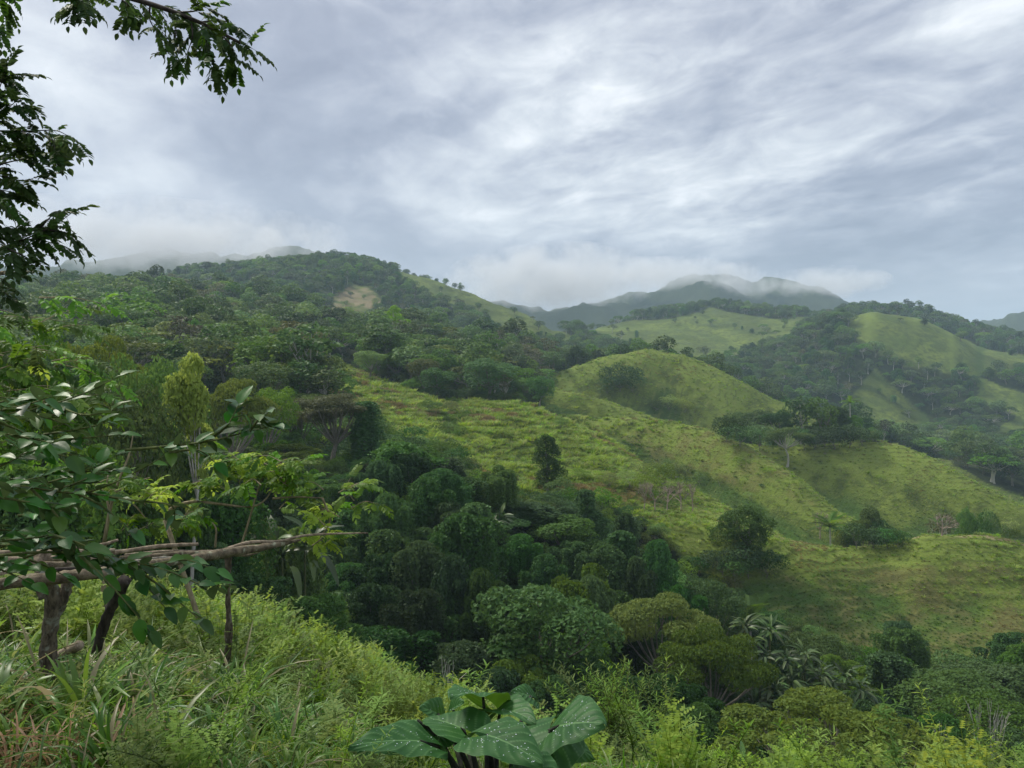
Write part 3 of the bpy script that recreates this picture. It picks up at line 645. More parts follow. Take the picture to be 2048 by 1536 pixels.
# ------------------------------------------------------------------ labels: what a tree looks like and which landmark it stands by
LOOK = {'round_a': 'round green leafy tree', 'round_b': 'dark round bushy tree', 'tall_a': 'tall pale-trunked tree', 'vine_a': 'dark vine-draped tree', 'vine_b': 'dark creeper-smothered tree',
        'vine_c': 'mid green creeper-hung tree', 'tower_a': 'narrow creeper-clad trunk', 'umb_a': 'olive spreading flat-topped tree', 'umb_b': 'olive umbrella-shaped tree', 'wide': 'wide yellow-green tree', 'slim': 'slender dark tree', 'lime': 'lime green slender tree', 'mango': 'dense dark dome-shaped tree',
        'brown': 'brownish tree tangled in dry vines', 'bush_a': 'green bush', 'bush_b': 'dark bush', 'bush_c': 'olive bush', 'bush_g': 'yellow-green bush',
        'far0': 'rounded blue-green tree', 'far1': 'rounded mid green tree', 'far2': 'tall slim tree', 'far3': 'olive flat-topped tree', 'far4': 'flat-topped green tree', 'far5': 'dark creeper-covered tree', 'far6': 'thin brownish half-bare tree', 'far7': 'thin columnar tree'}
LM = [(440,690,'the bare leafless tree'),(285,625,'the white-trunked tree'),(380,720,'the lime green treetop'),(840,730,'the pale-leaved tree at the pasture edge'),(800,630,'the yellowish tree with white stems'),
      (1010,760,'the palm above the pasture'),(710,600,'the bare tan landslip'),(1575,870,'the white flat-topped tree on the spur'),(1095,930,'the lone slender dark tree'),(1490,1070,'the dome-shaped mango tree'),
      (665,850,'the brown vine-tangled tree'),(1740,1050,'the tree cluster on the low ridge'),(1590,1330,'the paddle-leaved plants'),(1340,1230,'the olive umbrella tree in the ravine'),(1640,1460,'the yellow-green crown low in the ravine'),
      (1290,700,'the summit of the round grassy hill'),(1780,640,'the big grassy mound'),(950,1420,'the elephant-ear leaves'),(620,1290,'the yellow-green shrub slope'),(620,1080,'the tip of the log rail'),
      (800,950,'the tall vine curtain'),(1090,1200,'the biggest leafy mound in the ravine'),(580,680,'the wood edge over the pasture'),(150,560,'the wooded skyline hill'),(1790,1320,'the creeper column in the ravine'),
      (1240,770,'the bush on the round grassy hill'),(1900,1020,'the foot of the grassy spur')]
USED = {}
def where(x, y):
    d = [((x-a)**2+(1.3*(y-b))**2, a, b, t) for a, b, t in LM]; d.sort(); _, a, b, t = d[0]
    dx, dy = x-a, y-b; r = math.hypot(dx, dy)
    dist = 'beside' if r < 45 else 'near' if r < 90 else 'some way from' if r < 180 else 'well away from'
    side = ('above' if dy < 0 else 'below') if abs(dy) > abs(dx)*1.3 else ('on the right of' if dx > 0 else 'on the left of') if abs(dx) > abs(dy)*1.3 else (('up' if dy < 0 else 'down')+' and '+('right' if dx > 0 else 'left')+' of')
    return t, dist, side
SIZES = ['', 'small ', 'large ', 'squat ', 'slender ', 'leaning ']
def tree_label(key, x, y, s=1.0, d=0):
    t, dist, side = where(x, y)
    sz = 'small ' if s < .8 else 'large ' if s > 1.2 else ''
    side = side.replace('down and left of', 'below left of').replace('down and right of', 'below right of').replace('up and left of', 'above left of').replace('up and right of', 'above right of').replace('on the ', '')
    tail = {'beside': side+' '+t, 'near': 'just '+side+' '+t, 'some way from': side+' '+t, 'well away from': 'well '+side+' '+t}[dist]
    tail = tail.replace('of of', 'of')
    return sz+LOOK[key]+' '+tail
NT_COUNT = {}
NAMEK = {'vine_a': 'vine_draped_tree', 'vine_b': 'vine_draped_tree', 'vine_c': 'vine_draped_tree', 'tower_a': 'vine_draped_tree', 'brown': 'tangled_tree', 'umb_a': 'umbrella_tree', 'umb_b': 'umbrella_tree',
         'mango': 'mango_tree', 'far3': 'umbrella_tree', 'far4': 'umbrella_tree', 'far6': 'half_bare_tree', 'bush_a': 'bush', 'bush_b': 'bush', 'bush_c': 'bush', 'bush_g': 'bush'}
PLACED = []
def place_tree(key, X, Y, H, W=None, rz=None, label=None, group=None, z=None, rs=random):
    p = PROTO[key]; sz = H/p['H']; sx = sz if W is None else W/(2*p['R']); z = float(height(X, Y)) if z is None else z
    nm = NAMEK.get(key, 'broadleaf_tree'); o = empty(nm, (X, Y, z), rs.uniform(0, 6.28) if rz is None else rz)
    o.scale = (sx, sx, sz)
    xp = CX+F*X/Y; yp = CY-F*(z+H*.6)/Y
    lab = label or tree_label(key, xp, yp, sz, Y)
    tag(o, lab, 'bush' if nm == 'bush' else 'tree', group or ('bushes on the slopes' if nm == 'bush' else 'trees of the wooded slopes'))
    link('trunk' if nm != 'bush' else 'stems', p['trunk'], o); c = link('crown' if nm != 'bush' else 'foliage', p['crown'], o)
    PLACED.append((o, X, Y, H)); return o
def seen(X, Y, Z):
    """is a point above the bare terrain's line of sight"""
    xp = np.clip(CX+F*X/Y, -690, 2740); i = ((xp-XG[0])/3).astype(int); a = Z/Y
    M = np.maximum.accumulate(TT/SG, axis=1)
    j = np.clip(((np.log(Y)-math.log(D0))/(math.log(D1)-math.log(D0))*(NS-1)).astype(int)-4, 0, NS-1)
    return a > M[i, j]
# ------------------------------------------------------------------ trees one by one: (x, top y, depth, width px, kind)
random.seed(5)
HERO = [(800,872,98,150,'vine_a'),(870,905,101,130,'vine_b'),(935,948,96,110,'vine_a'),(700,1000,88,140,'vine_b'),(820,1010,80,190,'vine_c'),(925,1005,80,160,'vine_a'),(1000,1035,93,110,'round_b'),
        (1065,1000,99,150,'vine_b'),(1130,1020,95,120,'round_b'),(1180,978,101,62,'tower_a'),(1255,1022,93,62,'tower_a'),(1312,1058,89,96,'vine_a'),(1210,1062,88,130,'vine_b'),(1150,1085,76,170,'vine_c'),
        (1085,1138,63,250,'round_b'),(1235,1165,80,130,'vine_a'),(1345,1140,86,120,'vine_b'),(1425,1150,88,110,'round_a'),(880,1165,70,160,'vine_b'),(700,1165,72,200,'vine_a'),
        (600,1090,76,170,'vine_b'),(500,1060,80,160,'round_b'),(985,1150,72,130,'vine_b'),(770,1240,62,190,'vine_b'),(930,1270,60,170,'vine_a'),(590,1200,64,190,'vine_a'),(1190,1290,58,170,'vine_b'),
        (760,905,92,90,'vine_a'),(815,888,95,100,'vine_b'),(850,940,88,110,'vine_a'),(775,960,84,110,'vine_b'),(890,985,86,110,'vine_b'),(728,925,96,70,'tower_a'),(955,1000,84,90,'tower_a'),(845,1060,74,130,'vine_a'),(760,1080,74,130,'vine_b'),
        (900,1090,72,130,'vine_a'),(960,1110,70,110,'vine_b'),(830,1150,66,130,'vine_b'),(740,1150,68,120,'vine_a'),(1270,1090,84,90,'vine_b'),(1230,1060,90,80,'tower_a'),(1180,1130,74,110,'vine_a'),(1040,1060,88,90,'vine_a'),(650,1060,80,110,'vine_b'),(690,1110,74,110,'vine_a'),
        (1330,1172,70,190,'umb_a'),(1425,1235,62,200,'umb_b'),(1345,1330,56,180,'vine_b'),(1450,1290,64,110,'tower_a'),(1280,1230,75,120,'vine_a'),(1400,1390,52,150,'vine_a'),
        (1788,1300,76,110,'tower_a'),(1700,1290,78,130,'vine_c'),(1640,1262,86,110,'round_a'),(1900,1340,72,190,'round_a'),(2010,1310,76,180,'round_b'),(1850,1405,66,160,'vine_c'),(1980,1400,64,170,'round_a'),
        (1745,1370,68,120,'vine_b'),(1480,1160,92,90,'vine_c'),(1530,1210,92,90,'round_b'),(1560,1290,82,90,'vine_b'),(1510,1420,50,110,'vine_b'),
        (1660,1405,40,430,'wide'),(1820,1450,42,260,'bush_c'),
        (665,772,118,200,'brown'),(730,800,120,90,'tower_a'),(600,800,128,130,'brown'),(560,860,110,130,'vine_c'),(470,905,92,170,'round_a'),(640,940,98,110,'vine_c'),(400,880,85,170,'round_b'),
        (1095,866,128,72,'slim'),(1490,1005,114,124,'mango'),
        (1640,800,258,70,'far1'),(1600,798,262,60,'far2'),(1560,812,262,70,'round_b'),(1520,812,268,66,'round_b'),(1480,822,272,60,'round_a'),(1680,812,262,60,'tower_a'),(1705,818,262,50,'vine_c'),(1660,815,263,60,'vine_b'),(1460,840,275,50,'vine_c'),
        (1500,845,270,60,'vine_b'),(1550,852,268,50,'vine_c'),(1620,845,266,60,'vine_b'),(1690,850,264,60,'round_b'),
        (1575,850,244,78,'umb_a'),
        (1745,1005,150,52,'tall_a'),(1765,1025,148,56,'round_b'),(1725,1030,149,60,'umb_a'),(1700,1040,150,46,'round_b'),(1680,1048,150,40,'bush_c'),(1790,1045,149,40,'round_b'),
        (1960,1028,150,66,'bush_a'),(1990,1030,152,70,'bush_a'),(1935,1012,152,40,'round_a'),(1885,1020,140,80,'far6'),
        (1650,905,250,34,'far6'),
        (848,715,244,62,'round_a'),(790,610,330,52,'far3'),(1010,745,232,50,'far6'),(740,700,255,70,'round_a'),(1080,745,262,60,'round_b'),
        (380,680,46,100,'lime'),(300,700,60,150,'round_a'),(200,640,75,190,'umb_b'),(100,660,50,230,'round_b'),(20,640,60,190,'round_a'),(250,760,42,180,'round_a'),(470,740,95,130,'umb_a'),(540,770,110,110,'round_a'),
        (120,800,34,260,'vine_c'),(330,850,48,170,'vine_b'),(450,960,60,170,'vine_a'),(560,985,66,140,'vine_c'),(30,900,32,230,'vine_b'),(230,930,38,200,'vine_a'),(370,1000,50,180,'vine_b'),(480,1120,58,170,'vine_b'),
        (1120,1400,44,130,'bush_b'),(1010,1400,44,150,'bush_b'),(900,1330,50,150,'vine_b'),(680,1270,52,160,'vine_b'),(800,1330,46,150,'bush_b'),(1230,1420,42,150,'bush_b')]
SPECIAL = {(1490,1005): 'dense dark dome-shaped mango tree alone on the grassy slope', (1095,872): 'lone slender dark tree standing in the tall pasture grass', (665,772): 'brownish pale-trunked tree tangled in dry vines beside the pasture',
           (1575,850): 'flat-topped tree with a white forked trunk on the grassy spur', (1330,1172): 'olive umbrella tree with a pale trunk in the ravine', (1660,1405): 'wide yellow-green crown low in the ravine below the paddle-leaved plants',
           (380,680): 'lime green feathery treetop on a pale trunk left of the pasture', (1085,1138): 'largest leafy dark green mound-shaped tree in the ravine', (848,715): 'pale-leaved rounded tree at the upper pasture edge',
           (790,610): 'yellowish tree with white stems above the pasture woods', (1788,1300): 'creeper-covered column-shaped tree right of the paddle-leaved plants'}
for (x, yt, d, w, k) in HERO:
    X = (x-CX)/F*d; zt = zy(yt, d); g = float(height(X, d)); H = max(zt-g, 1.6); W = w/F*d
    if k.startswith('umb') and yt == 1405: pass
    place_tree(k, X, d, H, W*(1.28 if k[:4] in ('vine','towe','roun') and d < 110 else 1.08), label=SPECIAL.get((x, yt)))
# override of single looks
def recolour(lab, lm):
    for o, *_ in PLACED:
        if o['label'] == lab:
            for c in o.children:
                if c.name.startswith(('crown', 'foliage')):
                    me = c.data.copy(); me.materials.clear(); me.materials.append(MATS[lm]); c.data = me
for o, *_ in PLACED:
    if o['label'] == SPECIAL[(1575,850)]:
        for c in o.children:
            if c.name.startswith('trunk'): me = c.data.copy(); me.materials.clear(); me.materials.append(MATS['bark_pale']); c.data = me
recolour(SPECIAL[(848,715)], 'leaf_olive'); recolour(SPECIAL[(790,610)], 'leaf_lime')

# ------------------------------------------------------------------ woods: candidates in world space, kept where the photograph shows woodland
rs = np.random.RandomState(77)
def poisson(n, dmin, dmax, spacing, xr=(-250, 2350)):
    """jittered grid in metres over the wedge the camera sees"""
    out = []
    xs = np.arange((xr[0]-CX)/F*dmax, (xr[1]-CX)/F*dmax, spacing); ys = np.arange(dmin, dmax, spacing)
    A, B = np.meshgrid(xs, ys); A = A+rs.uniform(-.42, .42, A.shape)*spacing; B = B+rs.uniform(-.42, .42, B.shape)*spacing
    A, B = A.ravel(), B.ravel(); xp = CX+F*A/B; ok = (xp > xr[0]) & (xp < xr[1]) & (B > dmin) & (B < dmax)
    return A[ok], B[ok]
def wood(dmin, dmax, spacing, hmin, hmax, dens=lambda x, y: 1.0):
    X, Y = poisson(0, dmin, dmax, spacing); Z = height(X, Y)
    H = hmin+(hmax-hmin)*(.5*rs.random(len(X))+.5*vn(X/35, Y/35, 7)); 
    g = zone_mask(X, Y, GRASS); xp = CX+F*X/Y
    ok = ~g & seen(X, Y, Z+H*1.25)
    ok &= rs.random(len(X)) < dens(X, Y)
    return X[ok], Y[ok], Z[ok], H[ok]
CAND = []
def addw(a, pk, wf=1.0):
    X, Y, Z, H = a; zn = vn(X/45, Y/45, 33); c = np.cumsum([p for _, p in pk]); c = c/c[-1]
    r = np.clip(.35*zn+.65*rs.random(len(X)), 0, .999); r = (np.argsort(np.argsort(r))/max(len(r), 1)) if len(r) else r
    for x, y, z, h, q in zip(X, Y, Z, H, r): CAND.append((x, y, z, h, pk[int(np.searchsorted(c, q))][0], wf))
nearmix = [('vine_a', 5), ('vine_b', 5), ('vine_c', 3), ('round_a', 1), ('round_b', 2), ('tower_a', 1.5)]
def dens_ravine(x, y):
    xp = CX+F*x/y; yp = CY-F*height(x, y, raw=True)/y
    return np.where((xp > 1540) & (yp < 1300) & (y > 84), 0.0, np.where(xp > 1250, .6, .95))
addw(wood(54, 100, 6.2, 5.5, 11.5, dens_ravine), nearmix)
addw(wood(100, 160, 6.5, 5, 9, lambda x, y: (CX+F*x/y < 640)*.9), [('round_a', 4), ('round_b', 2), ('vine_c', 3), ('umb_a', 4), ('tall_a', 2)])
midmix = [('round_a', 3), ('far1', 4), ('far3', 2.5), ('far0', 2), ('round_b', 2), ('far2', 2), ('far4', 2), ('far5', 4), ('far6', .7)]
addw(wood(160, 300, 8.5, 7, 18, lambda x, y: np.where(CX+F*x/y < 1130, .95, .5)), midmix)
farmix = [('far0', 6), ('far1', 5), ('far2', 3), ('far3', 2), ('far4', 2), ('far5', 4), ('far7', 1), ('far6', .6)]
addw(wood(300, 560, 9.0, 7, 17), farmix)
addw(wood(560, 1080, 11.0, 7, 15), [('far0', 5), ('far1', 1.5), ('far2', 3), ('far4', 2), ('far5', 4), ('far6', .4)])
addw(wood(170, 520, 34, 15, 21), [('far2', 3), ('far1', 1), ('far6', .4)], .6)
# lone trees dotted over the far pastures and along the ridges
X, Y = poisson(0, 600, 1050, 24); g = zone_mask(X, Y, GRASS); xq = CX+F*X/Y; ok = g & (rs.random(len(X)) < np.where(xq < 1660, .75, .35)*(vn(X/55, Y/55, 44) > .48)*1.2)
X, Y = X[ok], Y[ok]; addw((X, Y, height(X, Y), 4+rs.random(len(X))*6), farmix)
# hand-placed heroes claim their ground
HP = np.array([(p[1], p[2]) for p in PLACED])
keep = []
for c in CAND:
    cxp, cyp = CX+F*c[0]/c[1], CY-F*(c[2]+c[3]*.5)/c[1]
    if c[1] < 112 and cxp > 1540 and c[4] == 'tower_a': continue
    if 380 < c[1] < 700 and 640 < cxp < 790 and cyp < 640: continue
    if 50 < c[1] < 112 and 1480 < cxp < 1720 and 1215 < cyp < 1450: continue
    d2 = ((HP-np.array(c[:2]))**2).sum(1).min()
    if d2 > (2.2 if c[1] < 160 else 5)**2: keep.append(c)
keep.sort(key=lambda c: -c[3]/c[1])
def visible_order(c): return c[3]/c[1]
IND = {}; rest = []
ALLOW = 285
for c in keep:
    nm = NAMEK.get(c[4], 'broadleaf_tree'); IND.setdefault(nm, sum(1 for o, *_ in PLACED if o.name.startswith(nm)))
    xp = CX+F*c[0]/c[1]
    if -60 < xp < 2110 and IND[nm] < ALLOW and sum(IND.values()) < 640:
        IND[nm] += 1; k = c[4]; W = c[3]*2*PROTO[k]['R']/10*rs.uniform(.95, 1.35)*(1.25 if c[1] > 150 else 1.0)
        place_tree(k, c[0], c[1], c[3], W, z=c[2]-.3)
    else: rest.append(c)
KEYS = sorted(set(c[4] for c in rest)); 
P = [(c[0], c[1], c[2]-.4) for c in rest]; I = [KEYS.index(c[4]) for c in rest]
Rt = np.zeros((len(rest), 3)); Rt[:, 2] = rs.uniform(0, 6.28, len(rest)); Rt[:, :2] = rs.normal(0, .05, (len(rest), 2))
Sz = np.array([c[3]/10 for c in rest]); wf = rs.uniform(1.1, 1.6, len(rest)); S = np.stack([Sz*wf, Sz*wf, Sz], 1)
scatter('distant_woods', P, I, Rt, S, [one_mesh(k) for k in KEYS], label='dense mixed woodland covering the far hillsides', kind='stuff')
print('TREES', len(PLACED), IND, 'rest', len(rest))

# ------------------------------------------------------------------ undergrowth on the wooded slopes
def under(dmin, dmax, sp, s0, s1, cond, seed, xr=(-250, 2350)):
    X, Y = poisson(0, dmin, dmax, sp, xr); Z = height(X, Y); ok = cond(X, Y) & seen(X, Y, Z+2.5)
    X, Y, Z = X[ok], Y[ok], Z[ok]; s = rs.uniform(s0, s1, len(X)); return X, Y, Z, s
X, Y, Z, s = under(38, 118, 1.9, .45, .95, lambda x, y: ~zone_mask(x, y, GRASS) & ((CX+F*x/y < 1560) | (CY-F*height(x, y, raw=True)/y > 1240)), 1)
X2, Y2, Z2, s2 = under(118, 300, 4.0, .8, 1.6, lambda x, y: ~zone_mask(x, y, GRASS), 2)
X3, Y3, Z3, s3 = under(300, 1050, 11, 1.2, 2.4, lambda x, y: ~zone_mask(x, y, GRASS), 3)
X = np.concatenate([X, X2, X3]); Y = np.concatenate([Y, Y2, Y3]); Z = np.concatenate([Z, Z2, Z3]); s = np.concatenate([s, s2, s3])
Rt = np.zeros((len(X), 3)); Rt[:, 2] = rs.uniform(0, 6.28, len(X))
scatter('undergrowth', np.stack([X, Y, Z-.2], 1), rs.choice(3, len(X), p=[.35, .5, .15]), Rt, np.stack([s*1.2, s*1.2, s], 1), [one_mesh(k) for k in ('bush_a', 'bush_b', 'bush_c')],
        label='tangled green undergrowth between the trees', kind='stuff')

# ------------------------------------------------------------------ pasture grass in tussocks
def tuft(rs, n, h, w, mat, lean=.5, segs=2):
    mb = MB()
    for i in range(n):
        a = rs.uniform(0, 6.28); r = rs.random()**.5*w; b = np.array([math.cos(a)*r, math.sin(a)*r, -.05]); o = np.array([math.cos(a), math.sin(a), 0])*rs.uniform(.2, 1)*lean*h
        hh = h*rs.uniform(.5, 1.1); sd = np.array([-math.sin(a+rs.normal(0, .8)), math.cos(a), 0])*h*.075
        t = np.array([0, .5, 1.0]) if segs == 2 else np.array([0, 1.0])
        V = []; 
        for q in t:
            c = b+o*q**1.7+np.array([0, 0, hh*(q-.25*q*q)]); V += [c-sd*(1-q*.85), c+sd*(1-q*.85)]
        Q = [(2*j, 2*j+1, 2*j+3, 2*j+2) for j in range(len(t)-1)]
        mb.add(V, Q, v=rs.uniform(0, 1)**1.0*.97)
    return mb.mesh('tuft', [MATS[mat]])
rs2 = np.random.RandomState(3)
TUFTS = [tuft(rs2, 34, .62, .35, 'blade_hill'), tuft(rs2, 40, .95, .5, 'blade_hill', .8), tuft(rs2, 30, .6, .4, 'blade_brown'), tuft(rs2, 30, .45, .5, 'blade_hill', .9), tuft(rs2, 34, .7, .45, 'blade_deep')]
def grass_zone(dmin, dmax, sp, s0, s1):
    X, Y = poisson(0, dmin, dmax, sp, (-80, 2130)); Z = height(X, Y); ok = zone_mask(X, Y, GRASS) & seen(X, Y, Z+1.2)
    X, Y, Z = X[ok], Y[ok], Z[ok]
    n = vn(X/7, Y/7, 61)*.6+vn(X/2.2, Y/2.2, 62)*.4
    # tall grass on the left hill, grazed turf on the spurs
    xp = CX+F*X/Y; tall = np.clip((1400-xp)/500, 0, 1)*np.clip((300-Y)/60, 0, 1)
    ph = (Z+fbm(X/16, Y/16, 31, 3)*3.4)/1.35; fr = ph-np.floor(ph)
    s = (s0+(s1-s0)*n)*(.42+.75*tall)*np.where(fr > .6, 1.25, .75+.25*tall)
    k = rs.random(len(X)) < np.clip(.55+n*.6, 0, 1); return X[k], Y[k], Z[k], s[k], n[k]
A = [grass_zone(84, 150, .62, .7, 1.5), grass_zone(150, 230, .85, .9, 1.8), grass_zone(230, 420, 1.5, 1.3, 2.5)]
X, Y, Z, s, n = [np.concatenate([a[i] for a in A]) for i in range(5)]
xpp = CX+F*X/Y; ypp = CY-F*Z/Y
brown = (vn(X/12, Y/12, 66)*.55+vn(X/3, Y/3, 67)*.45+.12*((ypp > 1120) & (xpp > 1500))) > .66
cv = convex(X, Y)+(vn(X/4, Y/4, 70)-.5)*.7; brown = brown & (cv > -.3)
idx = np.where(cv < -.25, 4, np.where(brown, 2, rs.choice([0, 1, 3], len(X), p=[.4, .25, .35])))  # deep green tufts in hollows: lusher grass, with shade put into its colour
s = s*np.where(cv > .35, 1.25, 1.0)*np.where(xpp > 1420, .85, 1)
Rt = np.zeros((len(X), 3)); Rt[:, 2] = rs.uniform(0, 6.28, len(X))
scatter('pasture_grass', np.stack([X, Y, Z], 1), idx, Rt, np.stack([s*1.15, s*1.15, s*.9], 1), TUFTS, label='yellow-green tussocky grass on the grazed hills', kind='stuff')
print('GRASS', len(X))
# scrub bushes dotted through the pasture
BUSHES = [(1245,790,42),(1222,786,28),(1262,797,30),(1335,820,22),(1455,892,40),(1485,898,44),(1520,902,44),(1610,903,40),(1630,902,40),(1665,898,44),(1700,894,40),(1725,888,34),(1440,1150,44),(1470,1158,48),(1500,1162,50),(1530,1158,44),(1690,1090,34),(1715,1094,40),(1745,1094,40),(1775,1092,40),(1795,1090,30),(1190,935,30),(1240,905,20),(970,800,24),(1135,900,22),(905,765+60,20),(860,830,24),(960,900,24),(1010,880,22),(760,830,22),(1290,960,34),(1330,985,40),(1370,1000,44),(1300,1000,40),(1260,985,30),(1400,975,24),(1350,960,30),
          (1180,800,16),(1150,815,14),(1215,795,18),(1340,822,24),(1370,824,26),(1390,826,20),(1312,824,20),(1600,985,16),(1540,960,14),(1480,935,16),(1640,1040,14),(1820,990,14),(1900,1060,14),(1700,1190,14),(1800,1230,14),(1620,1180,12),(1900,1200,12),(1560,1130,20),(1480,1150,26),(1450,1120,20),
          (1120,860,18),(1080,880,14),(900,900,20),(830,850,22),(1010,950,22),(1160,960,22),(1220,980,24),(1680,940,14),(1760,960,12),(990,985,24),(1440,980,16),(1500,1000,14),(1975,1060,20),(2010,1075,24),(2030,1090,20)]
for q, (x, y) in enumerate([(672,628),(690,618),(715,622),(738,628),(760,620),(668,606),(682,594),(700,600),(725,598),(750,604),(765,596),(735,578),(712,572),(742,614)]):
    g = ground_at(x, y, 480); W = rs.uniform(3.5, 8); place_tree(['far1', 'bush_c', 'bush_g', 'far0'][q % 4], g[0]+rs.normal(0, 4), g[1]+rs.normal(0, 4), W*rs.uniform(.6, .9), W, group='bushes and trees on the tan landslip')
Xg, Yg = poisson(0, 120, 330, 9, (560, 2080)); Zg = height(Xg, Yg); cg = convex(Xg, Yg)+(rs.random(len(Xg))-.5)*.5
kg = np.where(zone_mask(Xg, Yg, GRASS) & seen(Xg, Yg, Zg+1.5) & (rs.random(len(Xg)) < np.where(cg < -.35, .42, .05)))[0][:110]
for q in kg:
    W = rs.uniform(1.4, 3.6); place_tree(['bush_g', 'bush_a', 'bush_c', 'bush_b'][rs.randint(4)], Xg[q], Yg[q], W*rs.uniform(.45, .8), W, group='bushes dotted over the pasture')
for (x, y, w) in BUSHES:
    g = ground_at(x, y, 84); W = w/F*g[1]*2.0; H = W*rs.uniform(.5, .75)
    place_tree('bush_b' if (w > 33 and y > 880 and (x > 1400)) or (y < 800 and x > 1215) else ['bush_g', 'bush_a', 'bush_c', 'bush_g'][rs.randint(4)] if w > 15 else 'bush_g', g[0], g[1], H, W, group='bushes dotted over the pasture', label=None)
# ------------------------------------------------------------------ leaf shapes for the foreground
def blade_leaf(n, wfun, fold=.15, curl=.2, wave=0.0, k=4, seed=0):
    """leaf of unit length along +X, face up +Z; wfun(t) is the half width"""
    rs = np.random.RandomState(seed); t = np.linspace(0, 1, n); V = []
    for a in t:
        w = wfun(a); z = -curl*a*a
        for q in np.linspace(-1, 1, k+1):
            V.append((a, q*w, z+abs(q)*w*fold+wave*math.sin(a*14+q*3+seed)*abs(q)*w))
    Q = [(i*(k+1)+j, (i+1)*(k+1)+j, (i+1)*(k+1)+j+1, i*(k+1)+j+1) for i in range(n-1) for j in range(k)]
    return np.array(V), np.array(Q)
ovate = lambda t: .30*math.sin(math.pi*min(1, t**.8))**.75*(1-.15*t)+.004
lance = lambda t: .075*math.sin(math.pi*t**.75)**.8+.003
def frame_to(d, nrm):
    d = unit(d); b = unit(np.cross(nrm, d)); n = np.cross(d, b); return np.stack([d, b, n], 1)
def glossy_mesh(seed):
    rs = np.random.RandomState(seed); V, Q = blade_leaf(9, ovate, fold=rs.uniform(.1, .45), curl=rs.uniform(-.05, .3), wave=.06, seed=seed)
    mb = MB().add(V, Q, v=rs.choice([.1, .4, .6, .95], p=[.3, .3, .3, .1])); mb.tube([(-.12, 0, .01), (0, 0, 0)], .012, 4, v=.3); return mb.mesh('glossy_leaf', [MATS['leaf_glossy']], smooth=True)
GLOSSY = [glossy_mesh(i) for i in range(8)]
def pinnate_mesh(seed, mat, pairs=7, lw=.30, yl=0.0, ll=.33):
    rs = np.random.RandomState(seed); mb = MB(); t = np.linspace(0, 1, 8); rach = np.stack([t, 0*t, -.22*t*t], 1)
    mb.tube(rach, np.linspace(.009, .004, 8), 3, 0, .2, cap=False); v0 = rs.uniform(.1, .8)+yl
    def lf(p, d, n, s):
        LV, LQ = blade_leaf(5, lambda a: lw*math.sin(math.pi*a**.85)**.8+.004, fold=rs.uniform(.1, .5), curl=rs.uniform(.05, .35), k=2, seed=seed)
        mb.add(p+(LV*s)@frame_to(d, n).T, LQ, v=np.clip(v0+rs.normal(0, .07), 0, 1))
    for i in range(pairs):
        a = .18+.78*i/pairs; p = np.array([a, 0, -.22*a*a]); s = ll*(.75+.45*math.sin(math.pi*(.2+.7*i/pairs)))*rs.uniform(.85, 1.1)
        for sd in (-1, 1): lf(p, np.array([rs.uniform(.35, .6), sd*rs.uniform(.75, 1), rs.uniform(-.45, .05)]), np.array([rs.normal(0, .25), rs.normal(0, .25), 1.0]), s)
    lf(rach[-1], np.array([1, 0, -.4]), np.array([0, 0, 1.0]), ll); return mb.mesh('compound_leaf', [MATS[mat]], smooth=True)
PIN_DARK = [pinnate_mesh(i, 'leaf_pinnate', 7, .29, 0, .28) for i in range(5)]+[pinnate_mesh(9, 'leaf_pinnate', 7, .26, .25, .28)]
PIN_BRIGHT = [pinnate_mesh(20+i, 'leaf_bright', 7, .22, .0, .30) for i in range(4)]+[pinnate_mesh(29, 'leaf_bright', 6, .24, .6, .32)]
PIN_MID = [pinnate_mesh(40+i, 'leaf_mid', 8, .2, .1, .27) for i in range(4)]
def put(parent, mesh, P, d, n, s, name='leaf', label=None):
    o = bpy.data.objects.new(name, mesh); COL.objects.link(o); o.parent = parent
    M = frame_to(d, n)*s; p = np.asarray(P)-np.array(parent.location)
    o.matrix_local = Matrix([[*M[0], p[0]], [*M[1], p[1]], [*M[2], p[2]], [0, 0, 0, 1]])
    return o
class Leafer:
    """puts the first 290 leaves on a plant as parts, the rest as one joined part"""
    def __init__(self, parent, cap=290): self.p = parent; self.n = 0; self.cap = cap; self.rest = MB(); self.mat = None
    def put(self, mesh, P, d, n, s):
        self.n += 1
        if self.n <= self.cap: return put(self.p, mesh, P, d, n, s)
        m = len(mesh.vertices); co = np.zeros(m*3); mesh.vertices.foreach_get('co', co); tn = np.zeros(m); mesh.attributes['tone'].data.foreach_get('value', tn)
        V = np.asarray(P)-np.array(self.p.location)+(co.reshape(-1, 3)*s)@frame_to(d, n).T
        Q = [tuple(f.vertices) for f in mesh.polygons if len(f.vertices) == 4]; T3 = [tuple(f.vertices) for f in mesh.polygons if len(f.vertices) == 3]
        self.rest.add(V, Q, T3, v=tn); self.mat = mesh.materials[0]
    def done(self):
        if self.rest.n: tag(link('leaves', self.rest.mesh('leaves', [self.mat], True), self.p), kind='stuff')

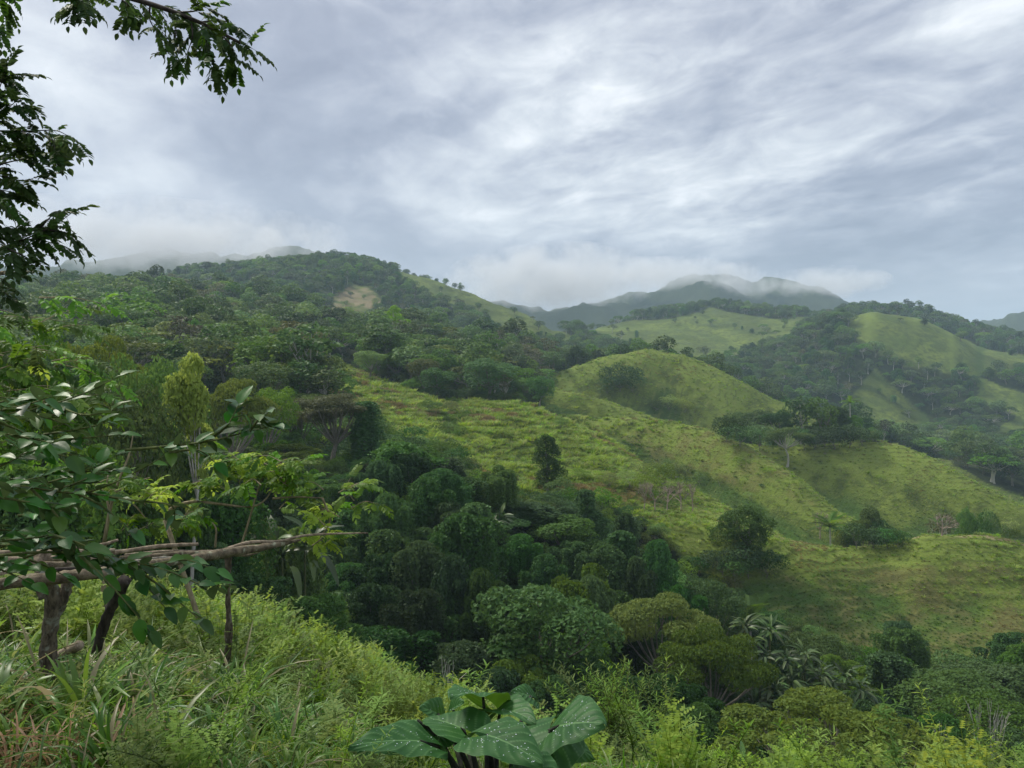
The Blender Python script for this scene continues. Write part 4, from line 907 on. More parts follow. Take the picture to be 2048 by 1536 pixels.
def twig_leaves(lf, meshes, pts, d0, step, length, rs, spread=.8, drop=.3, stem=None, stem_r=.004, dj=.15, d1=None, start=0.0):
    """leaves set alternately along a twig given in photograph pixels at depth d0..d1"""
    d1 = d0 if d1 is None else d1; n = len(pts)
    P3 = curve_pts([px(x, y, d0+(d1-d0)*i/max(n-1, 1)+(rs.normal(0, dj*.4) if i else 0)) for i, (x, y) in enumerate(pts)], 4+n*6)
    seg = np.linalg.norm(np.diff(P3, axis=0), axis=1).cumsum(); seg = np.concatenate([[0], seg]); Ltot = seg[-1]
    if stem is not None: stem.append((P3, np.linspace(stem_r*2.2, stem_r*.5, len(P3))))
    s = Ltot*start; side = 1
    stepm = step/F*d0
    while s < Ltot:
        p = np.array([np.interp(s, seg, P3[:, i]) for i in range(3)]); q = np.array([np.interp(min(s+.05, Ltot), seg, P3[:, i]) for i in range(3)]); t = unit(q-p+1e-6)
        up = np.array([0, 0, 1.0]); sidev = unit(np.cross(t, up))*side; a = rs.uniform(0, 1)
        dirv = unit(t*rs.uniform(.35, .8)+(sidev*.55+np.array([0, 0, side*.55*rs.uniform(-.2, 1)]))*spread+rs.normal(0, .22, 3)+np.array([0, 0, -drop]))
        nr = unit(np.array([rs.normal(0, .3), rs.normal(-.25, .35), 1.0]))
        lf.put(meshes[rs.randint(len(meshes))], p, dirv, nr, length*rs.uniform(.7, 1.2)); side *= -1; s += stepm*rs.uniform(.7, 1.3)
    t = unit(P3[-1]-P3[-3]); lf.put(meshes[0], P3[-1], unit(t+np.array([0, 0, -drop*.5])), np.array([0, -.3, 1.0]), length)
def stems_part(root, stems, mat, name='branch', k=5):
    for P3, r in stems:
        mb = MB(); mb.tube(np.array(P3)-np.array(root.location), r, k, v=.5); link(name, mb.mesh(name, [MATS[mat]], True), root)

rs = np.random.RandomState(101)
# ---- tree that reaches in from the left against the sky
g0 = float(height(-5.2, 4.6)); root = empty('overhanging_tree', (-5.2, 4.6, g0), label='tree reaching in from the left, dark feathery branches against the cloudy sky', cat='tree')
tp = np.array([-5.2, 4.6, g0]); mb = MB(); TR = curve_pts([(0, 0, -.3), (.1, 0, 1.8), (.3, .1, 3.6), (.2, .2, 5.2), (.6, 0, 6.6)], 16)
mb.tube(TR, np.linspace(.17, .05, 16), 9); link('trunk', mb.mesh('trunk', [MATS['bark_grey']], True), root)
st = []
def limb(a, pts, d, r=.03):
    P3 = [tp+TR[a]]+[px(x, y, d) for x, y in pts]; st.append((curve_pts(P3, 20), np.linspace(r, r*.3, 20)))
DA = 4.5
limb(14, [(-300,-260),(-60,-80),(120,-40),(230,-12),(330,18),(410,50),(480,86)], DA, .03)
limb(11, [(-400,300),(-60,262),(0,225)], DA, .022); limb(10, [(-400,420),(-60,362),(0,342)], DA, .02); limb(8, [(-400,600),(-60,525),(0,497)], DA, .018)
lf = Leafer(root, 300)
for pts in [[(230,-12),(330,18),(410,50),(480,86),(506,98)],[(345,22),(352,62),(345,112)],[(300,8),(300,40),(318,70)],[(405,48),(415,90),(432,135)],[(440,66),(462,92),(470,128)],[(380,38),(385,72),(372,112)],[(400,45),(440,40),(470,52)],[(350,25),(390,22),(410,12)],
            [(120,-40),(150,-18),(165,6)],[(190,-20),(168,-8),(150,14)],[(60,-60),(20,-20),(12,22)],[(0,-60),(-20,0),(-5,50)],[(230,-10),(255,8),(262,22)],
            [(-60,262),(0,228),(35,200)],[(-40,250),(-5,185),(10,140)],[(-20,230),(30,215),(55,215)],[(-60,262),(0,262),(60,262),(115,262),(150,283)],[(30,262),(50,285),(75,300)],[(90,262),(105,280),(110,300)],[(-40,200),(-5,160),(30,150)],[(-50,150),(-10,140),(22,160)],
            [(-60,362),(0,330),(50,318),(92,312)],[(-50,355),(0,352),(45,362),(70,355)],[(-60,370),(0,380),(30,385)],[(-50,340),(0,305),(40,300)],[(-40,390),(-10,395),(15,410)],
            [(-60,525),(0,497),(60,474),(112,448),(146,424)],[(40,480),(80,480),(115,490)],[(10,495),(40,508),(62,520)],[(70,468),(95,440),(112,425)],[(-60,440),(-20,440),(10,450)],[(-60,470),(0,470),(40,460)],[(-60,560),(0,550),(25,545)],[(90,460),(130,465),(148,475)],[(-60,565),(-10,575),(15,590)]]:
    twig_leaves(lf, PIN_DARK, pts, DA+rs.normal(0, .12), 14, .150, rs, stem=st, stem_r=.003, drop=.15)
lf.done(); stems_part(root, st, 'bark_dark')

# ---- feathery yellowish tree at the left, further back
root = empty('feathery_tree', (-7.2, 9.5, float(height(-7.2, 9.5))), label='feathery yellow-green tree at the left behind the glossy-leaved shrub', cat='tree')
tb = np.array(root.location); st = [(curve_pts([tb, tb+(.3, 0, 2.5), px(-160, 700, 9.5), px(-60, 560, 9.5), px(10, 545, 9.5)], 18), np.linspace(.12, .03, 18))]
lf = Leafer(root, 300)
for i in range(64):
    y0 = rs.uniform(590, 900); x0 = rs.uniform(-160, 120); ln = rs.uniform(50, 130)*(1 if y0 < 700 else 1.1); a = rs.uniform(-.5, .45)
    xm = 250-abs(y0-720)*.35
    x0 = min(x0, xm-ln); twig_leaves(lf, PIN_MID if rs.random() < .6 else PIN_BRIGHT, [(x0, y0), (x0+ln*.5, y0+a*ln*.5-6), (x0+ln, y0+a*ln)], rs.uniform(8.6, 10.4), 22, .30, rs, stem=st, stem_r=.004)
lf.done(); stems_part(root, st, 'tan_vine')

# ---- shrub with big glossy leaves
root = empty('glossy_leaved_shrub', (-3.1, 3.0, float(height(-3.1, 3.0))), label='dark glossy-leaved shrub spreading in from the left over the log rack', cat='shrub')
tb = np.array(root.location); st = []; lf = Leafer(root, 300)
for e in [(-40, 960), (-60, 840), (-60, 1120)]:
    st.append((curve_pts([tb, tb+(.25, .05, .5), px(-350, e[1]+60, 3.0), px(e[0], e[1], 3.0)], 14), np.linspace(.03, .012, 14)))
G = lambda pts, d, step=15, ln=.080, **k: twig_leaves(lf, GLOSSY, pts, d, step, ln, rs, drop=.05, stem=st, stem_r=.0028, **k)
G([(-40,960),(60,975),(170,985),(270,945),(340,905)], 3.0, 24); G([(250,900),(330,893),(420,882),(500,862),(548,852)], 3.0, 15, start=.2); G([(420,880),(455,850),(478,808)], 3.0, 14, .10); G([(500,862),(520,835),(530,825)], 3.0, 12, .09)
G([(150,985),(200,1010),(262,1060)], 2.9, 22); G([(340,905),(395,900),(430,925)], 3.0, 20); G([(-60,840),(60,820),(160,790),(240,752)], 3.1, 22); G([(100,805),(170,830),(250,815)], 3.1, 22)
G([(-60,1120),(60,1105),(200,1110),(330,1140),(400,1168),(452,1172)], 2.9, 18, start=.25); G([(200,1112),(270,1150),(330,1215)], 2.9, 20); G([(250,1120),(330,1180),(400,1240)], 2.9, 20); G([(160,1110),(230,1180),(300,1262)], 2.85, 22); G([(300,1130),(370,1120),(430,1140)], 2.9, 20)
G([(170,985),(260,1000),(340,1010),(350,1040)], 3.0, 24); G([(60,975),(120,1040),(150,1110)], 2.9, 22)
for i in range(46):
    x0 = rs.uniform(-120, 120); y0 = rs.uniform(780, 1130); a = rs.uniform(-.5, .5); ln = rs.uniform(70, 150)*(1 if y0 < 1000 else .8)
    G([(x0, y0), (x0+ln*.5, y0+a*ln*.4), (x0+ln, y0+a*ln)], rs.uniform(2.7, 3.6), 22, .085)
lf.done(); stems_part(root, st, 'green_stem')

# ---- two saplings with bright young leaves behind the rack
def sapling(base, stems, sprays, label, d, seed, young):
    rs = np.random.RandomState(seed); X = (base[0]-CX)/F*d; g = float(height(X, d)); root = empty('sapling', (X, d, g), label=label, cat='sapling', group='bright saplings behind the log rack'); st = []
    st.append((curve_pts([(X, d, g), px(*stems[0][0], d)], 6), np.linspace(.028, .022, 6)))
    for j, s_ in enumerate(stems): st.append((curve_pts([px(x, y, d) for x, y in s_], 16), np.linspace(.02 if j == 0 else .012, .005, 16)))
    lf = Leafer(root, 300)
    for cx_, cy_, w, h, n, yl in sprays:
        for i in range(int(n*.65)):
            x0 = cx_+rs.normal(0, .42)*w; y0 = cy_+rs.normal(0, .42)*h; dx = rs.uniform(.3, 1)*rs.choice([-1, 1], p=[.35, .65]); ln = rs.uniform(25, 55)
            twig_leaves(lf, [PIN_BRIGHT[-1]] if rs.random() < yl else PIN_BRIGHT[:4], [(x0-dx*ln*.3, y0+12), (x0+dx*ln*.3, y0), (x0+dx*ln, y0-rs.uniform(-12, 16))], d+rs.normal(0, .25), 16, .17, rs, stem=st, stem_r=.0025)
    lf.done(); stems_part(root, st, 'tan_vine', 'stem')
sapling((205,1200), [[(208,1085),(222,1010),(240,955),(258,910),(266,870)],[(232,985),(262,968),(300,955)],[(218,1020),(212,985),(216,950)],[(240,995),(268,1010),(290,1035)]],
        [(290,990,55,12,12,.95),(215,960,50,40,10,.1),(360,1030,60,30,13,.3),(250,1050,50,30,6,.0)], 'forked sapling with a yellow leaf spray behind the log rack', 7.6, 5, .4)
sapling((440,1220), [[(330,1040),(345,1015),(390,1003),(440,1008),(500,1014),(530,1000),(548,972)],[(482,1092),(498,1040),(518,972),(530,940)],[(545,997),(590,994),(645,996)],[(548,990),(570,965),(585,950)],[(645,996),(660,1040),(640,1075)],[(430,1095),(432,1060),(425,1045)]],
        [(565,935,65,32,26,.12),(460,925,45,22,13,.55),(440,965,60,30,12,.1),(685,985,35,30,8,.05),(655,1020,32,35,9,.25),(625,1078,45,16,9,.6),(600,975,50,22,8,.1),(555,1000,20,12,3,.9)], 'arching bright green sapling over the tip of the log rail', 7.2, 6, .3)

# ------------------------------------------------------------------ log rack
XR = (200-CX)/F*5; root = empty('log_rack', (XR, 5.0, float(height(XR, 5.0))), label='rough rack of branches: mossy rail log on three posts, weathered and bent', cat='rack'); RL = np.array(root.location)
def rough_tube(pts, rad, n, k, mat, amp=.12, seed=0, name='log'):
    P = curve_pts(pts, n); r = np.interp(np.linspace(0, 1, n), np.linspace(0, 1, len(rad)), rad)
    mb = MB(); mb.tube(P, r, k); V = mb.V[0]; c = np.repeat(P, k, axis=0); m = len(c)
    th = np.tile(np.arange(k), n); ph = np.repeat(np.arange(n), k); f = 1+amp*1.6*(vn(th*1.3+seed, ph*.9, seed)-.5)*2+amp*(vn(th*.6, ph*.25+seed, seed+3)-.5)*2
    V[:m] = c+(V[:m]-c)*f[:, None]; return mb.mesh(name, [MATS[mat]], True)
def rpart(name, pts, rad, mat, n=30, k=12, seed=0, amp=.12, label=None):
    o = link(name, rough_tube([np.array(p)-RL for p in pts], rad, n, k, mat, amp, seed, name), root)
    if label: o['label'] = label
    return o
rpart('rail', [px(-160,1195,4.2), px(20,1166,4.4), px(110,1156,4.5), px(200,1146,4.65), px(290,1132,4.9), px(380,1118,5.3), px(450,1106,5.7), px(530,1094,6.2), px(600,1080,6.7)], [.034, .033, .036, .034, .034, .028, .036, .027, .012], 'bark_log', 70, 14, 3, .10, 'mossy grey rail log, bent, tapering to its tip')
rpart('rail', [px(455,1098,5.9), px(500,1085,6.1), px(560,1082,6.4), px(620,1070,6.7), px(735,1066,7.0)], [.016, .014, .012, .012, .006], 'dry_stick', 30, 7, 5, .08, 'thin pale stick running on past the end of the rail')
rpart('splinter', [px(470,1112,5.9), px(495,1110,6.05), px(520,1105,6.2)], [.004, .012, .002], 'dry_stick', 8, 5, 2, .1)
rpart('post', [px(95,1400,4.75), px(98,1290,4.7), px(105,1200,4.65), px(96,1150,4.6)], [.056, .044, .040, .03], 'bark_post', 26, 14, 7, .16, 'thick forked post under the rail')
rpart('fork', [px(100,1240,4.7), px(122,1200,4.7), px(142,1150,4.7)], [.042, .04, .03], 'bark_post', 14, 12, 9, .16)
rpart('fork', [px(92,1195,4.7), px(80,1160,4.7), px(84,1128,4.75)], [.045, .034, .028], 'bark_post', 14, 12, 4, .16)
rpart('post', [px(178,1345,5.6), px(205,1262,5.5), px(228,1200,5.45), px(252,1158,5.4)], [.030, .032, .036, .04], 'bark_dark', 26, 12, 8, .18, 'black leaning post')
rpart('fork', [px(232,1195,5.45), px(222,1165,5.4), px(214,1150,5.4)], [.03, .024, .016], 'bark_dark', 10, 9, 6, .15)
rpart('post', [px(441,1400,6.1), px(452,1330,6.05), px(459,1260,6.0), px(455,1180,5.95), px(458,1108,5.9)], [.028, .026, .028, .022, .024], 'bark_post', 40, 10, 12, .2, 'thin lichen-spotted post near the tip of the rail')
def stick(name, pts, rad, label, cat, mat='dry_stick', seed=0, grp='sticks laid on the log rack', n=16, k=8, amp=.1):
    base = np.mean(np.array(pts), axis=0); me = rough_tube([np.array(p)-base for p in pts], rad, n, k, mat, amp, seed, name)
    return tag(link(name, me, loc=tuple(base)), label, cat, grp)
S_ = [([(-60,1150,4.7),(60,1133,4.9),(175,1130,5.1)], .028, 'brown split stick lying just above the rail near the thick post', 'bark_log'),
      ([(-60,1125,4.9),(80,1118,5.1),(210,1116,5.3)], .022, 'grey stick second up in the pile over the thick post', 'dry_stick'),
      ([(-80,1108,5.2),(100,1104,5.3),(230,1101,5.5)], .018, 'pale stick topping the pile over the thick post', 'dry_stick'),
      ([(215,1108,5.7),(310,1094,5.9),(396,1088,6.1)], .016, 'bleached straight stick with a cut end, topmost beyond the rail bend', 'dry_stick'),
      ([(230,1102,5.9),(300,1096,6.0),(345,1088,6.1)], .009, 'thin dark twig behind the bleached stick', 'bark_grey'),
      ([(250,1110,5.7),(330,1103,5.9),(440,1102,6.2)], .010, 'slender stick running behind the bend of the rail', 'dry_stick'),
      ([(240,1118,5.5),(330,1110,5.7),(415,1106,5.9)], .020, 'thick grey stick with a dark cut end against the rail', 'bark_log'),
      ([(260,1124,5.4),(320,1117,5.5),(398,1116,5.7)], .012, 'brown stick tucked close behind the rail', 'bark_grey'),
      ([(150,1096,5.6),(200,1090,5.7),(236,1080,5.8)], .012, 'short crooked pale stick under the glossy leaves', 'dry_stick'),
      ([(110,1140,4.8),(190,1136,4.95),(260,1128,5.15)], .016, 'dark bark-covered stick beside the thick post', 'bark_dark')]
for i, (pts, r, lab, mt) in enumerate(S_): stick('stick', [px(*p) for p in pts], [r, r*1.05, r*.8], lab, 'stick', mt, i*3+1)
def slab(pts, w, t, label, seed):
    P = curve_pts([px(*p) for p in pts], 8); b = P.mean(0); mb = MB(); V = []; r = np.random.RandomState(seed)
    for i, p in enumerate(P-b):
        ww = w*(1 if 0 < i < 7 else .8)*r.uniform(.85, 1.1)
        V += [p+(0, -ww*.6, -ww*.5), p+(0, ww*.4, ww*.5), p+(0, ww*.4+t, ww*.5+t), p+(0, -ww*.6+t, -ww*.5+t)]
    Q = [(4*i+j, 4*i+(j+1) % 4, 4*i+4+(j+1) % 4, 4*i+4+j) for i in range(7) for j in range(4)]+[(0, 3, 2, 1), (28, 29, 30, 31)]
    mb.add(V, Q); tag(link('wood_slab', mb.mesh('wood_slab', [MATS['dry_stick']]), loc=tuple(b)), label, 'slab', 'sticks laid on the log rack')
slab([(-30,1148,4.5),(0,1142,4.5),(30,1136,4.55)], .05, .01, 'yellowish split slab at the butt of the rail', 2)
slab([(50,1122,4.9),(75,1116,4.9),(102,1112,4.95)], .05, .008, 'pale jagged bark slab over the thick post', 3)
stick('cut_log', [px(118,1312,5.0), px(140,1300,4.95), px(160,1290,4.9)], [.03, .032, .03], 'short cut log end lying in the grass by the thick post', 'log', 'dry_stick', 4, None)
stick('stick', [px(520,1402,6.6), px(560,1378,6.9), px(605,1344,7.2)], [.006, .007, .004], 'long dry stick leaning in the grass right of the thin post', 'stick', 'dry_stick', 6, None, k=5)
stick('stick', [px(560,1362,7.0), px(562,1345,7.0), px(556,1322,7.0)], [.005, .005, .003], 'short upright dry twig in the grass right of the thin post', 'stick', 'dry_stick', 7, None, k=5)
# ------------------------------------------------------------------ elephant-ear plant
def ear_mat():
    m = bpy.data.materials.new('leaf_ear'); m.use_nodes = True; nt = m.node_tree; nt.nodes.clear(); T = NT(nt)
    out = T.n('ShaderNodeOutputMaterial'); at = T.n('ShaderNodeAttribute', attribute_name='tone'); oi = T.n('ShaderNodeObjectInfo'); tc = T.n('ShaderNodeTexCoord')
    n = T.noise(tc.outputs['Object'], 9, 4, .6)
    c = T.mix(T.ss(n, .3, .7), (.020,.082,.018), (.038,.118,.028)); c = T.mix(T.m('MULTIPLY', at.outputs['Fac'], .9), c, (.14,.27,.10))
    n3 = T.noise(tc.outputs['Object'], 60, 3, .7)
    c = T.mix(T.m('MULTIPLY', T.ss(n3, .66, .72), .5), c, (.06,.07,.02))
    geo = T.n('ShaderNodeNewGeometry'); c2 = T.mix(geo.outputs['Backfacing'], c, (.035,.085,.018))
    p = T.n('ShaderNodeBsdfPrincipled'); T.put(p.inputs['Base Color'], c2); p.inputs['Roughness'].default_value = .5; p.inputs['Specular IOR Level'].default_value = .2
    b = T.n('ShaderNodeBump'); b.inputs['Strength'].default_value = .35; b.inputs['Distance'].default_value = .004; nt.links.new(n, b.inputs['Height']); nt.links.new(b.outputs[0], p.inputs['Normal'])
    tr = T.n('ShaderNodeBsdfTranslucent'); tr.inputs[0].default_value = (.07, .16, .01, 1); mx = T.n('ShaderNodeMixShader'); mx.inputs[0].default_value = .3
    nt.links.new(p.outputs[0], mx.inputs[1]); nt.links.new(tr.outputs[0], mx.inputs[2]); nt.links.new(mx.outputs[0], out.inputs[0]); return m
EAR = ear_mat()
dm = bpy.data.materials.new('water_drop'); dm.use_nodes = True; pb = dm.node_tree.nodes['Principled BSDF']; pb.inputs['Base Color'].default_value = (.5, .56, .54, 1); pb.inputs['Roughness'].default_value = .12; pb.inputs['IOR'].default_value = 1.6
hm = bpy.data.materials.new('leaf_hole_edge')
def ear_leaf(Wr, Lh, cup, droop, wave, seed, lobes=.42):
    """heart-shaped blade: petiole joins at the origin, tip along +X; returns surface function and mesh builder"""
    rs = np.random.RandomState(seed); nu, nv = 46, 36
    def S(u, v):        # u: -lobes..1 along the leaf, v: -1..1 across
        t = (u+lobes)/(1+lobes); w = Wr*np.sin(np.pi*np.clip(t, 0, 1)**.62)**.72*(1-.10*t)
        w = np.where(t < .0, 0, w)+.002
        notch = np.clip(-u/lobes, 0, 1)                      # behind the petiole the two lobes part
        vv = np.sign(v)*(notch*.30+(1-notch*.30)*np.abs(v))
        x = u*Lh-(.05*Lh)*notch*(1-np.abs(v)); y = vv*w
        edge = np.abs(v)**2.2
        ph = seed*1.7
        vein = np.sin((u*1.0-np.abs(v)*.40)*2*np.pi*4.6)
        z = cup*np.abs(y)*1.0-droop*(np.clip(u, 0, 1)**2)*Lh+wave*Lh*edge*(np.sin(u*9+ph)+.6*np.sin(u*17+2*ph+np.sign(v)))-.0035*vein*np.abs(v)**.5*(1-edge)-edge*.10*Wr-notch*.12*Lh
        return x, y, z
    U, Vv = np.meshgrid(np.linspace(-lobes, 1, nu), np.linspace(-1, 1, nv*2), indexing='ij'); x, y, z = S(U, Vv)
    vein = np.abs(((U-np.abs(Vv)*.40)*4.6-.25) % 1-.5) ; tone = np.where((vein < .055) & (U > -.35), .6, 0.0); tone = np.maximum(tone, np.where((np.abs(Vv) < .035) & (U > -.02), 1.0, 0)); tone = np.maximum(tone, np.where(np.abs(Vv) > .985, .5, 0))
    i, j = np.meshgrid(np.arange(nu-1), np.arange(nv*2-1), indexing='ij'); k = i*nv*2+j; Q = np.stack([k, k+nv*2, k+nv*2+1, k+1], -1)
    cut = (U[:-1, :-1] < 0) & (j == nv-1); Q = Q[~cut].reshape(-1, 4)
    return S, np.stack([x, y, z], -1).reshape(-1, 3), Q, tone.ravel()
base = np.array([(985-CX)/F*3.35, 3.35, 0]); base[2] = float(height(base[0], base[1]))
root = empty('elephant_ear_plant', tuple(base), label='elephant-ear plant with large wet heart-shaped leaves near the bottom edge', cat='plant')
# petiole joint px, tip px, depths, half width m, normal, cup, droop, drops, label
EL = [((966,1392,3.55),(905,1366,3.25),.13,(-.15,-.38,1),.25,.15,45,'upright leaf with a pale midrib, top of the plant'),
      ((1000,1420,3.5),(1062,1416,3.3),.10,(.1,-.35,1),.45,.25,16,'small folded leaf beside the top leaf'),
      ((1118,1452,3.15),(1196,1432,3.0),.185,(-.28,-.30,1),.12,.14,60,'biggest leaf, cupped and wet, at the right of the plant'),
      ((921,1456,3.3),(850,1424,3.5),.135,(.15,-.25,1),.35,.10,10,'wavy grey-sheened leaf in the middle'),
      ((835,1440,3.45),(716,1462,3.3),.12,(.15,-.1,1),-.5,.35,4,'drooping leaf with a shaded underside'),
      ((840,1482,3.1),(706,1472,2.95),.12,(.05,-.22,1),.2,.14,45,'long flat wet leaf pointing left'),
      ((975,1470,3.0),(1080,1502,2.8),.14,(.12,-.36,1),.15,.17,80,'wet speckled leaf in front of the stalks'),
      ((1100,1464,3.2),(1050,1560,3.0),.15,(-.25,-.75,.6),-.25,.2,0,'large dark leaf hanging down below the biggest leaf'),
      ((882,1470,3.4),(868,1496,3.3),.075,(-.2,-.9,.2),-.2,.1,2,'small leaf seen from below'),
      ((876,1428,3.75),(846,1410,3.7),.085,(-.1,-.6,1),.35,.2,3,'holed leaf at the back'),
      ((905,1418,3.75),(925,1402,3.7),.06,(.2,-.6,1),.5,.1,2,'narrow torn leaf at the back'),
      ((1060,1392,3.8),(1028,1378,3.75),.07,(-.3,-.6,1),.2,.2,12,'small leaf behind the biggest leaf'),
      ((1130,1480,3.4),(1196,1512,3.4),.08,(.2,-.6,.8),-.2,.2,0,'yellowing leaf at the right edge of the plant'),
      ((1060,1530,2.9),(1120,1570,2.8),.10,(0,-.25,1),.1,.2,8,'low leaf cut by the bottom edge')]
for q, (a, b, hw, nr, cup, dr, nd, lab) in enumerate(EL):
    A, B = px(*a), px(*b); Lh = np.linalg.norm(B-A); S, V, Q, tone = ear_leaf(hw, Lh, cup, dr, .022, q, lobes=.45 if Lh > .12 else .6)
    Mx = frame_to(B-A, np.array(nr, float)); V = V@Mx.T+A-base
    mb = MB().add(V, Q, v=tone); lo = link('leaf', mb.mesh('leaf', [EAR], True), root); lo['label'] = lab
    rs = np.random.RandomState(q+50)
    if nd:
        db = MB()
        for _ in range(nd):
            u = rs.uniform(-.3, .92); v = rs.uniform(-.9, .9); 
            if rs.random() < .5: v *= .5; u = abs(u)
            c = np.array([float(t) for t in S(np.array(u), np.array(v))]); r = rs.uniform(.0009, .0026)
            th = np.linspace(0, 6.28, 7)[:-1]; ring = np.stack([c[0]+r*np.cos(th)*rs.uniform(.8, 1.5), c[1]+r*np.sin(th), np.full(6, c[2]+.0005)], 1); r2 = (ring-c)*.6+c+(0, 0, r*.7); top = c+(0, 0, r*1.05)
            VV = np.vstack([ring, r2, top[None]]); Qd = [(i, (i+1) % 6, 6+(i+1) % 6, 6+i) for i in range(6)]; Td = [(6+i, 6+(i+1) % 6, 12) for i in range(6)]
            db.add(VV@Mx.T+A-base, Qd, Td)
        tag(link('water_drops', db.mesh('water_drops', [dm], True), lo), kind='stuff')
    foot = np.array([(A-base)[0]*.35, rs.uniform(-.08, .08), .02]); C = curve_pts([foot, foot*.5+(A-base)*.5+(0, .02, .05), A-base], 12)
    sb = MB(); sb.tube(C, np.linspace(.014, .006, 12), 7); link('stalk', sb.mesh('stalk', [MATS['purple_stem']], True), root)

# ------------------------------------------------------------------ shrubs with lance-shaped leaves
def lance_stem(seed, H, mat='leaf_lance', ln=.11, dens=44):
    rs = np.random.RandomState(seed); P = curve_pts([(0, 0, 0), (rs.normal(0, .06)*H, rs.normal(0, .06)*H, H*.5), (rs.normal(0, .16)*H, rs.normal(0, .16)*H, H)], 12)
    sb, lb = MB(), MB(); sb.tube(P, np.linspace(.009, .003, 12), 4)
    for i in range(dens):
        t = .2+.8*(i/dens)**.7; p = np.array([np.interp(t, np.linspace(0, 1, 12), P[:, k]) for k in range(3)]); a = i*2.4+rs.normal(0, .3); el = .15+.8*t*t+rs.normal(0, .2)
        d = np.array([math.cos(a)*math.cos(el), math.sin(a)*math.cos(el), math.sin(el)-.15]); V, Q = blade_leaf(5, lance, .2, rs.uniform(.1, .5), k=2)
        lb.add(p+(V*ln*rs.uniform(.7, 1.25)*(1.1-.35*t))@frame_to(d, np.array([0, 0, 1.0])+rs.normal(0, .2, 3)).T, Q, v=np.clip(.25+.5*t+rs.normal(0, .12), 0, 1))
    for j in range(4):                                   # side shoots
        t = rs.uniform(.35, .85); p = np.array([np.interp(t, np.linspace(0, 1, 12), P[:, k]) for k in range(3)]); a = rs.uniform(0, 6.28); e = p+np.array([math.cos(a)*.16, math.sin(a)*.16, .20])*H/1.4; sb.tube([p, (p+e)/2+(0, 0, -.01), e], [.004, .003, .002], 3)
        for i in range(13):
            q = p+(e-p)*(.3+.7*i/13); b = i*2.4; el = .2+.7*i/13; d = np.array([math.cos(b)*math.cos(el), math.sin(b)*math.cos(el), math.sin(el)]); V, Q = blade_leaf(5, lance, .2, .3, k=2)
            lb.add(q+(V*ln*rs.uniform(.5, .9))@frame_to(d, np.array([0, 0, 1.0])).T, Q, v=np.clip(.5+rs.normal(0, .15), 0, 1))
    return sb.mesh('shoot', [MATS['green_stem']]), lb.mesh('leaves', [MATS[mat]])
LANCE = [lance_stem(i, 1.35) for i in range(4)]; LANCE_B = [lance_stem(10+i, .9, 'leaf_lime', .13, 36) for i in range(3)]
def lance_shrub(x, yt, d, w, n, label, protos=LANCE, hp=1.35, seed=0, name='willow_leaved_shrub', grp=None):
    rs = np.random.RandomState(seed); X = (x-CX)/F*d; g = float(height(X, d)); Ht = zy(yt, d)-g; root = empty(name, (X, d, g), label=label, cat='shrub', group=grp); W = w/F*d
    for i in range(n):
        a, l = protos[rs.randint(len(protos))]; r = math.sqrt(rs.random())*W*.30; th = rs.uniform(0, 6.28)
        s = link('shoot', a, root, (r*math.cos(th), r*math.sin(th), 0), rs.uniform(0, 6.28)); k = Ht/hp*rs.uniform(.72, 1.0)*(1-.25*r/W); s.scale = (k*.9, k*.9, k); s.rotation_euler = (-.42*math.sin(th)*r/W*2, .42*math.cos(th)*r/W*2, rs.uniform(0, 6.28))
        tag(link('leaves', l, s), kind='stuff')
lance_shrub(1235, 1305, 8.2, 235, 42, 'tall shrub with narrow pale green leaves right of the elephant-ear plant', seed=1)
lance_shrub(1420, 1462, 7.2, 50, 3, 'bright green whorled weed right of the willow-leaved shrub', LANCE_B, .9, 2, 'leafy_weed', 'bright leafy weeds along the near slope')
lance_shrub(1610, 1428, 8.0, 80, 5, 'bright feathery weed in front of the wide yellow-green crown', LANCE_B, .9, 3, 'leafy_weed', 'bright leafy weeds along the near slope')
lance_shrub(2005, 1415, 8.5, 190, 20, 'narrow-leaved bright shrub in the corner under the ravine trees', seed=4)
lance_shrub(1905, 1490, 7.5, 90, 7, 'low narrow-leaved shrub beside the corner shrub', seed=5)
lance_shrub(1500, 1500, 6.5, 60, 4, 'low bright weed below the paddle-leaved plants', LANCE_B, .9, 6, 'leafy_weed', 'bright leafy weeds along the near slope')
lance_shrub(1700, 1505, 6.5, 60, 4, 'low bright weed under the wide yellow-green crown', LANCE_B, .9, 7, 'leafy_weed', 'bright leafy weeds along the near slope')
lance_shrub(1810, 1515, 6.3, 60, 4, 'low bright weed between the yellow-green crown and the low shrub', LANCE_B, .9, 8, 'leafy_weed', 'bright leafy weeds along the near slope')
lance_shrub(1000, 1372, 9.5, 60, 5, 'light green shoot rising behind the top elephant-ear leaf', LANCE_B, .9, 9, 'leafy_weed', 'bright leafy weeds along the near slope')
lance_shrub(1560, 1515, 6.0, 50, 3, 'pale whorled weed at the foot of the yellow-green crown', LANCE_B, .9, 10, 'leafy_weed', 'bright leafy weeds along the near slope')
lance_shrub(1345, 1460, 8.0, 110, 8, 'narrow-leaved shrub low beside the tall willow-leaved shrub', seed=11)

